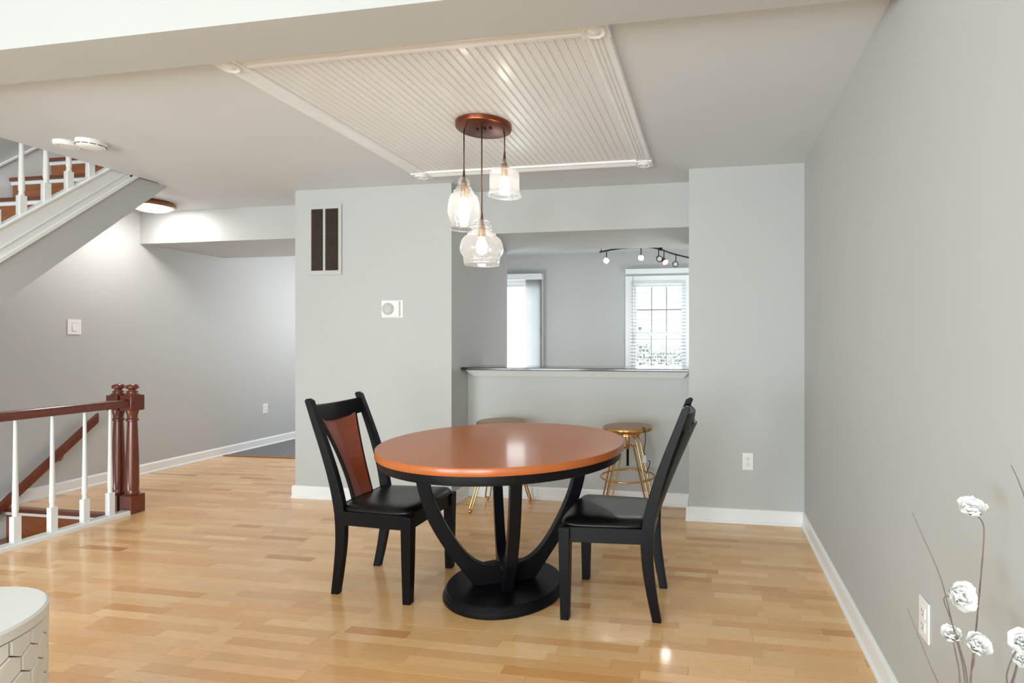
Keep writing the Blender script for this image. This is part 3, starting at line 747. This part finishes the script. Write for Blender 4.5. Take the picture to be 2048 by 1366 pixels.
plate('wall_outlet', (0.252, YP-0.02, 0.418), '-y', 'white duplex outlet low on the pier beside the bar recess', 'outlet', 'outlet')
plate('wall_outlet', (XR, 1.71, 0.42), '-x', 'white duplex outlet behind the white flowers', 'outlet', 'outlet')
plate('wall_outlet', (XL, 5.62, 0.44), 'x', 'small white outlet on the entry wall near the carpet', 'outlet', 'outlet')
plate('light_switch', (XL, 3.67, 1.35), 'x', 'white rocker light switch on the wall under the stairs', 'switch', 'switch', w=0.098, h=0.125)

# thermostat
tm = empty('thermostat', (-2.392, YP+0.01, 1.478), 'white square thermostat with a round dial below the air grille', 'thermostat')
bm = B(); box(bm, -0.088, 0.088, -0.004, 0, -0.066, 0.066); build('back_plate', bm, 'plastic_white', tm, local=True, bevel=0.002)
bm = B(); box(bm, -0.078, 0.066, -0.024, -0.004, -0.058, 0.058); build('housing', bm, 'plastic_white', tm, local=True, bevel=0.003)
bm = B(); lathe(bm, [(0.046, 0), (0.046, 0.008), (0.042, 0.012), (0.036, 0.012), (0.034, 0.010), (0.030, 0.014), (0.012, 0.016)], n=40); bmesh.ops.rotate(bm, cent=(0, 0, 0), matrix=Matrix.Rotation(PI/2, 3, 'X'), verts=bm.verts); bmesh.ops.translate(bm, vec=(-0.022, -0.024, 0), verts=bm.verts)
dl = build('dial', bm, 'plastic_grey', tm, local=True, smooth=30)
for dz in (-0.02, 0.0, 0.02):
    bm = B(); lathe(bm, [(0.005, 0), (0.004, 0.003), (0.001, 0.004)], n=12); bmesh.ops.rotate(bm, cent=(0, 0, 0), matrix=Matrix.Rotation(PI/2, 3, 'X'), verts=bm.verts); bmesh.ops.translate(bm, vec=(-0.022, -0.038, dz), verts=bm.verts)
    build('dial_pin', bm, 'plastic_white', dl, local=True, smooth=True)

# return air grille
vg = empty('air_grille', (-2.97, YP+0.01, 2.024), 'return air grille with two dark louvred columns high on the pier', 'air vent')
W2, H2 = 0.152, 0.275
cols = [(-0.110, -0.006), (0.012, 0.126)]
bm = B()
xs = [-W2, cols[0][0], cols[0][1], cols[1][0], cols[1][1], W2]
for i in (0, 2, 4): box(bm, xs[i], xs[i+1], -0.012, 0, -H2, H2)
for a, b in cols:
    box(bm, a, b, -0.012, 0, -H2, -H2+0.034); box(bm, a, b, -0.012, 0, H2-0.034, H2)
build('grille_frame', bm, 'wall_paint', vg, local=True)
for a, b in cols:
    bm = B(); box(bm, a, b, -0.0015, -0.0005, -H2+0.034, H2-0.034); rc = build('duct_recess', bm, 'vent_dark', vg, local=True)
    bm = B(); zz = -H2+0.037
    while zz < H2-0.040:
        prism(bm, [(-0.0035, zz+0.006), (-0.0115, zz), (-0.0115, zz+0.0012), (-0.0035, zz+0.0072)], 'x', a+0.001, b-0.001); zz += 0.0098
    lv = build('louvre_field', bm, 'vent_slat', vg, local=True); lv['kind'] = 'stuff'

# smoke detectors
sd = empty('smoke_detector', (-3.79, 2.65, H), 'flat white ceiling alarm, the farther of two from the pendant', 'smoke detector')
sd = sd; bm = B(); lathe(bm, [(0.062, 0), (0.064, -0.008), (0.062, -0.020), (0.056, -0.026), (0.02, -0.028)], n=40); build('case', bm, 'plastic_white', sd, local=True, smooth=40)
bm = B(); ring(bm, (0, 0, -0.026), 0.040, 0.002, 32, 6); build('vent_ring', bm, 'plastic_grey', sd, local=True, smooth=True)
sd['label'] = 'flat white ceiling detector nearer the stairs, left of its slotted twin'
s2 = empty('smoke_detector', (-3.63, 2.66, H), 'white ceiling smoke alarm with dark vent slots round its rim', 'smoke detector')
bm = B(); lathe(bm, [(0.070, 0), (0.071, -0.012), (0.066, -0.034), (0.056, -0.042), (0.02, -0.044)], n=40); build('case', bm, 'plastic_white', s2, local=True, smooth=40)
for k in range(12):
    th = 2*PI*k/12; bm = B(); box(bm, -0.014, 0.014, -0.001, 0.001, -0.030, -0.026)
    bmesh.ops.translate(bm, vec=(0, -0.0685, 0), verts=bm.verts); bmesh.ops.rotate(bm, cent=(0, 0, 0), matrix=Matrix.Rotation(th, 3, 'Z'), verts=bm.verts); build('vent_slot', bm, 'slot_dark', s2, local=True)

# flush-mount ceiling light behind the stairs
dm = empty('flush_ceiling_light', (-4.70, 3.90, H), 'round flush ceiling light with wooden rim, glowing behind the stairs', 'ceiling light')
bm = B(); lathe(bm, [(0.150, 0), (0.165, -0.010), (0.172, -0.026), (0.168, -0.040), (0.150, -0.046), (0.140, -0.040), (0.140, 0)], n=48)
mat('rim_wood', (150, 92, 48), 0.35, var=0.1, coat=0.3)
bm.free()
bm = B(); lathe(bm, [(0.150, 0), (0.165, -0.010), (0.172, -0.026), (0.168, -0.040), (0.150, -0.046), (0.140, -0.040), (0.140, 0)], n=48); build('rim', bm, 'rim_wood', dm, local=True, smooth=40)
bm = B(); lathe(bm, [(0.142, -0.030), (0.136, -0.048), (0.115, -0.064), (0.075, -0.076), (0.02, -0.081)], n=40); build('diffuser', bm, 'dome_glow', dm, local=True, smooth=True)

# ------------------------------------------------------------------ kitchen window, patio door, track light
def frame_rect(bm, x0, x1, z0, z1, t, y0, y1):
    box(bm, x0, x0+t, y0, y1, z0, z1); box(bm, x1-t, x1, y0, y1, z0, z1)
    box(bm, x0+t, x1-t, y0, y1, z0, z0+t); box(bm, x0+t, x1-t, y0, y1, z1-t, z1)
win = empty('window_1', ((WX0+WX1)/2, YB, WZ0), 'white double-hung kitchen window with grid above the bar', None, kind='structure')
bm = B(); frame_rect(bm, WX0-0.075, WX1+0.075, WZ0-0.075, WZ1+0.075, 0.08, YB-0.022, YB+0.005); build('window_casing', bm, 'white_trim', win, bevel=0.004)
bm = B(); frame_rect(bm, WX0, WX1, WZ0, WZ1, 0.028, YB, YB+0.15); build('window_frame', bm, 'white_trim', win)
zm = 1.33
gx0, gx1 = WX0+0.028, WX1-0.028
for nm, z0, z1, yy, rows_ in (('upper', zm-0.018, WZ1-0.028, YB+0.085, 2), ('lower', WZ0+0.028, zm+0.018, YB+0.045, 2)):
    bm = B(); frame_rect(bm, gx0, gx1, z0, z1, 0.034, yy, yy+0.03); sa = build('sash', bm, 'white_trim', win, bevel=0.002)
    a0_, a1_, b0_, b1_ = gx0+0.034, gx1-0.034, z0+0.034, z1-0.034
    for i in (1, 2):
        xm = a0_+(a1_-a0_)*i/3; bm = B(); box(bm, xm-0.006, xm+0.006, yy+0.008, yy+0.022, b0_, b1_); build('muntin', bm, 'muntin_grey', sa)
    if nm == 'upper':
        zz = (b0_+b1_)/2; bm = B(); box(bm, a0_, a1_, yy+0.009, yy+0.021, zz-0.006, zz+0.006); build('muntin', bm, 'muntin_grey', sa)
    bm = B(); box(bm, a0_, a1_, yy+0.013, yy+0.016, b0_, b1_); build('pane', bm, 'window_glass', sa)
bm = B(); box(bm, -0.70, -0.66, YB+0.028, YB+0.046, zm+0.016, zm+0.030); build('sash_lock', bm, 'plastic_grey', win)
bm = B(); lathe(bm, [(0.024, 0), (0.024, 0.001)], n=8); bmesh.ops.rotate(bm, cent=(0, 0, 0), matrix=Matrix.Rotation(PI/2, 3, 'X'), verts=bm.verts); bmesh.ops.translate(bm, vec=(-0.925, YB+0.096, zm+0.07), verts=bm.verts); build('window_decal', bm, 'decal_blue', win)

bl = empty('window_blind', ((WX0+WX1)/2, YB-0.03, 2.1), 'white horizontal blind with open slats on the kitchen window', 'blind')
bm = B(); box(bm, WX0-0.065, WX1+0.065, YB-0.095, YB-0.023, 2.115, 2.180); build('headrail', bm, 'blind_white', bl, bevel=0.004)
zz = 2.00; k = 0; sl0 = None
bm = B(); prism(bm, [(YB-0.075, 1.9955), (YB-0.027, 2.0025), (YB-0.027, 2.0055), (YB-0.075, 1.9985)], 'x', WX0, WX1); sl0 = build('slat', bm, 'slat_grey', bl)
k = 1
while 2.0-0.0435*k > 0.75:
    c = sl0.copy(); COL.objects.link(c); c.parent = bl; c.location = (0, 0, -0.0435*k); k += 1
bm = B(); box(bm, WX0, WX1, YB-0.075, YB-0.027, 0.715, 0.735); build('bottom_rail', bm, 'blind_white', bl, bevel=0.003)
for xx in (WX0+0.10, WX1-0.10):
    bm = B(); tube(bm, [(xx, YB-0.051, 2.12), (xx, YB-0.051, 0.73)], 0.0012, 6); build('ladder_cord', bm, 'blind_white', bl)
bm = B(); tube(bm, [(WX0+0.035, YB-0.085, 2.12), (WX0+0.035, YB-0.085, 1.2)], 0.004, 8); build('tilt_wand', bm, 'plastic_grey', bl, smooth=True)

dr = empty('door_1', ((DX0+DX1)/2, YB, 0), 'white framed glass patio door at the far end of the kitchen', None, kind='structure')
bm = B(); frame_rect(bm, DX0-0.06, DX1+0.06, -0.02, DZ1+0.06, 0.07, YB-0.02, YB+0.005); build('door_casing', bm, 'white_trim', dr, bevel=0.004)
bm = B(); frame_rect(bm, DX0, DX1, 0.0, DZ1, 0.045, YB+0.05, YB+0.09); build('door_frame', bm, 'white_trim', dr, bevel=0.002)
bm = B(); box(bm, DX0+0.045, DX1-0.045, YB+0.066, YB+0.072, 0.045, DZ1-0.045); build('pane', bm, 'window_glass', dr)
vb = empty('vertical_blind', (-2.4, YB-0.06, 0), 'white vertical blind drawn to one side of the patio door', 'blind')
bm = B(); box(bm, DX0-0.08, -2.225, YB-0.115, YB-0.022, 2.065, 2.145); build('valance', bm, 'blind_white', vb, bevel=0.004)
v0 = None
for k in range(14):
    if v0 is None:
        bm = B(); yy = YB-0.07
        prism(bm, [(-0.0008, -0.043), (0.004, -0.02), (0.005, 0), (0.004, 0.02), (-0.0008, 0.043), (-0.002, 0.043), (0.0025, 0.02), (0.0035, 0), (0.0025, -0.02), (-0.002, -0.043)], 'z', 0.03, 2.07)
        bmesh.ops.rotate(bm, cent=(0, 0, 0), matrix=Matrix.Rotation(math.radians(28), 3, 'Z'), verts=bm.verts)
        bmesh.ops.translate(bm, vec=(-2.492+0.02, yy, 0), verts=bm.verts)
        v0 = build('vane', bm, 'blind_white', vb, smooth=40)
    else:
        c = v0.copy(); COL.objects.link(c); c.parent = vb; c.location = (k*0.0172, 0, 0)

tl = empty('track_light', (-0.53, 5.9, H), 'dark curved track light with small spot heads on the kitchen ceiling', 'track light')
TZ = 2.2
tr_pts = [(-1.18, 5.77, TZ), (-1.01, 5.63, TZ), (-0.82, 5.555, TZ), (-0.62, 5.56, TZ), (-0.51, 5.72, TZ), (-0.41, 6.0, TZ), (-0.20, 6.40, TZ), (0.0, 6.75, TZ)]
bm = B(); tube(bm, smooth_path(tr_pts, 8), 0.009, 8); build('rail', bm, 'black_metal', tl, smooth=True)
bm = B(); lathe(bm, [(0.05, -0.03), (0.055, -0.025), (0.055, 0)], -0.51, 5.72, H, n=28); build('canopy', bm, 'black_metal', tl, smooth=40)
bm = B(); box(bm, -0.535, -0.495, 5.70, 5.74, TZ-0.012, TZ+0.06); build('feed_block', bm, 'black_metal', tl, bevel=0.003)
bm = B(); tube(bm, [(-0.51, 5.72, H-0.02), (-0.51, 5.72, TZ)], 0.011, 8); build('stem', bm, 'black_metal', tl, smooth=True)
for xx, yy in ((-1.16, 5.755), (-0.10, 6.58)):
    bm = B(); tube(bm, [(xx, yy, H), (xx, yy, TZ)], 0.005, 8); build('support_rod', bm, 'black_metal', tl, smooth=True)
# spot heads: pivot point on the rail, aim direction, lit or not
def spot_head(px_, py_, pz, aim, lit, mname='black_metal'):
    aim = Vector(aim).normalized(); hc = Vector((px_, py_, pz-0.105))
    bm = B(); tube(bm, [(px_, py_, pz), (px_, py_, pz-0.085)], 0.005, 8); stem = build('spot_stem', bm, 'black_metal', tl, smooth=True)
    q = aim.to_track_quat('Z', 'Y').to_matrix()
    bm = B(); lathe(bm, [(0.010, -0.045), (0.018, -0.035), (0.024, -0.005), (0.030, 0.020), (0.034, 0.030), (0.034, 0.040), (0.029, 0.040)], n=24, closed_top=False)
    bmesh.ops.rotate(bm, cent=(0, 0, 0), matrix=q, verts=bm.verts); bmesh.ops.translate(bm, vec=hc, verts=bm.verts); hd = build('spot_head', bm, mname, tl, smooth=40)
    bm = B(); lathe(bm, [(0.029, 0.032), (0.024, 0.036), (0.004, 0.038)], n=20); bmesh.ops.rotate(bm, cent=(0, 0, 0), matrix=q, verts=bm.verts); bmesh.ops.translate(bm, vec=hc, verts=bm.verts)
    build('spot_lamp', bm, 'spot_glow' if lit else 'spot_lens', hd, smooth=True)
    if lit:
        l = bpy.data.lights.new('spot_beam', 'SPOT'); l.energy = 6; l.spot_size = math.radians(75); l.spot_blend = 0.6; l.shadow_soft_size = 0.03; l.color = (1.0, 0.96, 0.9)
        lo = bpy.data.objects.new('spot_beam', l); COL.objects.link(lo); lo.location = hc+aim*0.05; lo.rotation_euler = aim.to_track_quat('-Z', 'Y').to_euler()
spot_head(-1.09, 5.69, TZ, (0.12, -1, -0.22), True)
spot_head(-0.70, 5.55, TZ, (0.08, -1, -0.30), True)
spot_head(-0.485, 5.79, TZ, (0.45, -0.6, -0.6), True, 'copper')
spot_head(-0.53, 5.67, TZ+0.008, (0.35, -0.9, -0.4), False)
spot_head(-0.375, 6.07, TZ, (-0.1, -1, -0.2), False)

# ------------------------------------------------------------------ white honeycomb drum table
DX, DY, DR, DH = -2.008, 1.041, 0.262, 0.50
dt = empty('drum_table', (DX, DY, 0), 'white round drum side table with honeycomb sides at the picture corner', 'side table')
bm = B(); lathe(bm, [(DR-0.012, DH-0.035), (DR, DH-0.031), (DR, DH-0.006), (DR-0.006, DH)], DX, DY, 0, n=96); build('top', bm, 'drum_white', dt, smooth=40)
bm = B(); lathe(bm, [(DR-0.017, 0.01), (DR-0.017, DH-0.034)], DX, DY, 0, n=96); build('core', bm, 'drum_groove', dt, smooth=40)
bm = B(); lathe(bm, [(DR-0.012, 0.0), (DR, 0.004), (DR, 0.025), (DR-0.004, 0.03)], DX, DY, 0, n=96); build('base_ring', bm, 'drum_white', dt, smooth=40)
ncell = 26; cw = 2*PI/ncell; rh = cw*DR/math.sqrt(3)     # hexagon radius, flat sides vertical
hexm = None
zc = DH-0.033-rh*0.55; row = 0
while zc > 0.03:
    bm = B(); RR = DR-0.004; Rin = DR-0.016
    pts_o, pts_i, pts_b = [], [], []
    for i in range(6):
        a = PI/6+i*PI/3; sh = rh*0.955; da = sh*math.cos(a)/DR; dz = sh*math.sin(a)
        z_ = min(max(zc+dz, 0.027), DH-0.036)
        pts_b.append(bm.verts.new((Rin*math.sin(da), -Rin*math.cos(da), z_)))
        pts_o.append(bm.verts.new((RR*math.sin(da), -RR*math.cos(da), z_)))
        z2 = min(max(zc+dz*0.88, 0.030), DH-0.038)
        pts_i.append(bm.verts.new(((RR+0.003)*math.sin(da*0.88), -(RR+0.003)*math.cos(da*0.88), z2)))
    for A_, C_ in ((pts_b, pts_o), (pts_o, pts_i)):
        for i in range(6): bm.faces.new((A_[i], A_[(i+1) % 6], C_[(i+1) % 6], C_[i]))
    bm.faces.new(pts_i)
    h0 = build('honeycomb_tile', bm, 'drum_white', dt, local=True)
    off = cw/2 if row % 2 else 0
    h0.rotation_euler.z = off
    for k in range(1, ncell):
        c = h0.copy(); COL.objects.link(c); c.parent = dt; c.rotation_euler.z = off+k*cw
    zc -= rh*1.5; row += 1

# ------------------------------------------------------------------ white paper flowers on tall stems
VB = Vector((0.49, 1.15, 0))
vs = empty('floor_vase', VB, 'slim white floor vase holding the paper flowers', 'vase')
bm = B(); lathe(bm, [(0.055, 0), (0.060, 0.01), (0.075, 0.10), (0.080, 0.20), (0.066, 0.32), (0.040, 0.40), (0.034, 0.44), (0.042, 0.47), (0.038, 0.47), (0.030, 0.44), (0.034, 0.40), (0.055, 0.32), (0.055, 0.05)], VB.x, VB.y, 0, n=36); build('body', bm, 'vase_glaze', vs, smooth=True)
pm = B()   # one cupped petal: base at origin, grows outwards along +x and up
rows_ = []
for i in range(5):
    t = i/4; wd = [0.25, 0.75, 1.0, 0.85, 0.45][i]
    rows_.append([pm.verts.new((t*(1-0.10*abs(v)), v*wd*0.62, 0.55*t*t+0.10*v*v+0.05*math.sin(7*v+3*t)*t)) for v in (-1, -0.5, 0, 0.5, 1)])
for a, b in zip(rows_, rows_[1:]):
    for j in range(4): pm.faces.new((a[j], a[j+1], b[j+1], b[j]))
pme = bpy.data.meshes.new('petal'); pm.to_mesh(pme); pm.free(); pme.materials.append(M['paper_petal'])
for p_ in pme.polygons: p_.use_smooth = True
def flower(bx, by, d, size, axis, stem_px, label, tw='twig'):
    c = at(bx, by, d)
    e = empty('paper_flower', c, label, 'flower', 'white paper flowers in the vase')
    ax = Vector(axis).normalized(); Q = ax.to_track_quat('Z', 'Y')
    for ring_, n, sc, tilt in ((0, 7, 1.0, 10), (1, 6, 0.86, 32), (2, 5, 0.66, 52), (3, 4, 0.42, 70)):
        for k in range(n):
            o = bpy.data.objects.new('petal', pme); COL.objects.link(o); o.parent = e
            o.rotation_mode = 'QUATERNION'
            a = 2*PI*k/n+ring_*0.5+random.uniform(-0.15, 0.15)
            m_ = Q.to_matrix() @ Matrix.Rotation(a, 3, 'Z') @ Matrix.Rotation(-math.radians(tilt*random.uniform(0.85, 1.1)), 3, 'Y')
            o.rotation_quaternion = m_.to_quaternion(); s_ = size/2*sc*random.uniform(0.92, 1.05); o.scale = (s_, s_, s_)
            o.location = ax*(-size*0.10)
    pts = [c-ax*size*0.10]+[at(*q) for q in stem_px]+[VB+Vector((random.uniform(-0.012, 0.012), random.uniform(-0.012, 0.012), 0.40))]
    bm = B(); pth = smooth_path(pts, 6); tube(bm, pth, [0.0010+0.0008*i/len(pth) for i in range(len(pth))], 7); build('stem', bm, tw, e, smooth=True)
flower(1944, 1022, 1.10, 0.060, (-0.15, -0.35, 0.9), [(1962, 1040, 1.10), (1968, 1066, 1.10), (1962, 1150, 1.10), (1951, 1270, 1.10), (1941, 1366, 1.10)], 'white paper flower on the tallest stem, highest of the bunch', 'twig_red')
flower(1917, 1193, 1.06, 0.066, (0.20, -0.85, 0.45), [(1888, 1196, 1.075), (1900, 1235, 1.075), (1918, 1290, 1.075), (1935, 1366, 1.075)], 'wide open white paper flower facing the room, below the tallest one')
flower(1952, 1293, 1.03, 0.056, (0.15, -0.55, 0.8), [(1948, 1325, 1.03), (1941, 1366, 1.04)], 'white paper flower crossed by the tallest stem, beside a flatter bloom', 'twig_red')
flower(1904, 1274, 1.09, 0.046, (-0.25, -0.30, 0.9), [(1912, 1310, 1.09), (1920, 1366, 1.09)], 'small flat white paper flower overlapping its larger neighbour')
flower(2043, 1284, 0.97, 0.050, (-0.3, -0.75, 0.5), [(2032, 1300, 0.985), (2014, 1345, 1.0), (2006, 1400, 1.02)], 'white paper flower at the picture edge, upper of two')
flower(2042, 1318, 0.99, 0.040, (-0.2, -0.7, 0.5), [(2034, 1335, 0.995), (2026, 1366, 1.0), (2010, 1420, 1.03)], 'white paper flower at the picture edge, lower of two')
def twig(stem_px, label, r=0.0011):
    pts = [at(*q) for q in stem_px]+[VB+Vector((random.uniform(-0.012, 0.012), random.uniform(-0.012, 0.012), 0.40))]
    e = pts[-1]; bm = B(); pth = smooth_path(pts, 6)
    tube(bm, pth, [r*(0.45+0.9*i/len(pth)) for i in range(len(pth))], 6)
    o = build('bare_twig', bm, 'twig', None, smooth=True); tag(o, label, 'twig', 'bare twigs among the flowers')
twig([(1825, 1025, 1.12), (1845, 1072, 1.11), (1866, 1118, 1.10), (1885, 1168, 1.09), (1905, 1250, 1.09), (1930, 1366, 1.08)], 'thin bare twig leaning out beyond the flowers above the outlet')
twig([(2022, 930, 0.98), (2036, 960, 0.98), (2052, 1010, 0.97), (2062, 1120, 0.97), (2052, 1250, 0.99), (2010, 1400, 1.03)], 'dark bare twig tip high at the picture edge', 0.0014)
twig([(1815, 1216, 1.14), (1838, 1275, 1.13), (1858, 1325, 1.12), (1878, 1370, 1.11), (1910, 1440, 1.10)], 'short bare twig crossing the wall outlet')

# ------------------------------------------------------------------ outside, seen through the kitchen glazing
gb = B(); box(gb, -14, 12, YB+0.3, 30, -0.5, -0.4); struct('ground', gb, 'lawn', label='pale lawn outside the kitchen')
nh = empty('neighbour_house', (2.0, 19.2, -0.4), 'pale clapboard house beyond the kitchen window', 'house')
bm = B(); box(bm, -2.6, 6.0, 19.0, 23.0, -0.4, 3.4); build('wall', bm, 'siding', nh)
s0 = None
for k in range(18):
    if s0 is None:
        bm = B(); prism(bm, [(18.995, -0.4), (18.965, -0.4), (18.985, -0.2), (18.998, -0.2)], 'x', -2.6, 6.0); s0 = build('clapboard', bm, 'siding', nh)
    else:
        c = s0.copy(); COL.objects.link(c); c.parent = nh; c.location = (0, 0, 0.2*k)
def tree(x, y, h, label):
    e = empty('bare_tree', (x, y, -0.4), label, 'tree', 'bare trees outside')
    bm = B(); tube(bm, smooth_path([(x, y, -0.4), (x+0.05, y, 0.6), (x-0.05, y+0.05, h*0.5), (x+0.1, y, h)], 4), [0.11]*5+[0.08]*4+[0.03]*4, 8); build('trunk', bm, 'bark', e, smooth=True)
    for k in range(16):
        z = random.uniform(0.7, h*0.9); a = random.uniform(0, 2*PI); l = random.uniform(0.7, 1.7)
        p0 = Vector((x, y, z)); d1_ = Vector((math.cos(a), math.sin(a), random.uniform(0.4, 0.9)))
        bm = B(); p1 = p0+d1_*l*0.5+Vector((random.uniform(-.1, .1), 0, random.uniform(-.1, .1))); p2 = p0+d1_*l
        tube(bm, [p0, p1, p2], [0.03, 0.018, 0.005], 5)
        for q in range(5):
            pp = p1.lerp(p2, q/5); a2 = random.uniform(0, 2*PI); tube(bm, [pp, pp+Vector((math.cos(a2), math.sin(a2), 0.5))*random.uniform(0.15, 0.45)], [0.008, 0.003], 4)
        build('branch', bm, 'bark', e)
tree(-3.0, 15.5, 5.0, 'bare tree in view through the kitchen window')
tree(-7.6, 14.0, 5.0, 'bare tree in view through the patio door')
# clipped hedge below the window: a mass of small leaves
bm = B()
for k in range(5200):
    x = random.uniform(-3.2, 2.5); z = -0.4+1.55*random.random()**0.7; y_ = 12.2+random.gauss(0, 0.22)
    s_ = random.uniform(0.025, 0.05); a = Vector((random.gauss(0, 1), random.gauss(0, 1), random.gauss(0, 1))).normalized(); b_ = a.orthogonal().normalized(); c0 = Vector((x, y_, z))
    vv = [bm.verts.new(c0+a*s_), bm.verts.new(c0+b_*s_*0.5), bm.verts.new(c0-a*s_), bm.verts.new(c0-b_*s_*0.5)]; bm.faces.new(vv)
hd = build('hedge', bm, 'hedge_leaf'); tag(hd, 'leafy hedge low outside the kitchen window', 'hedge', kind='stuff')
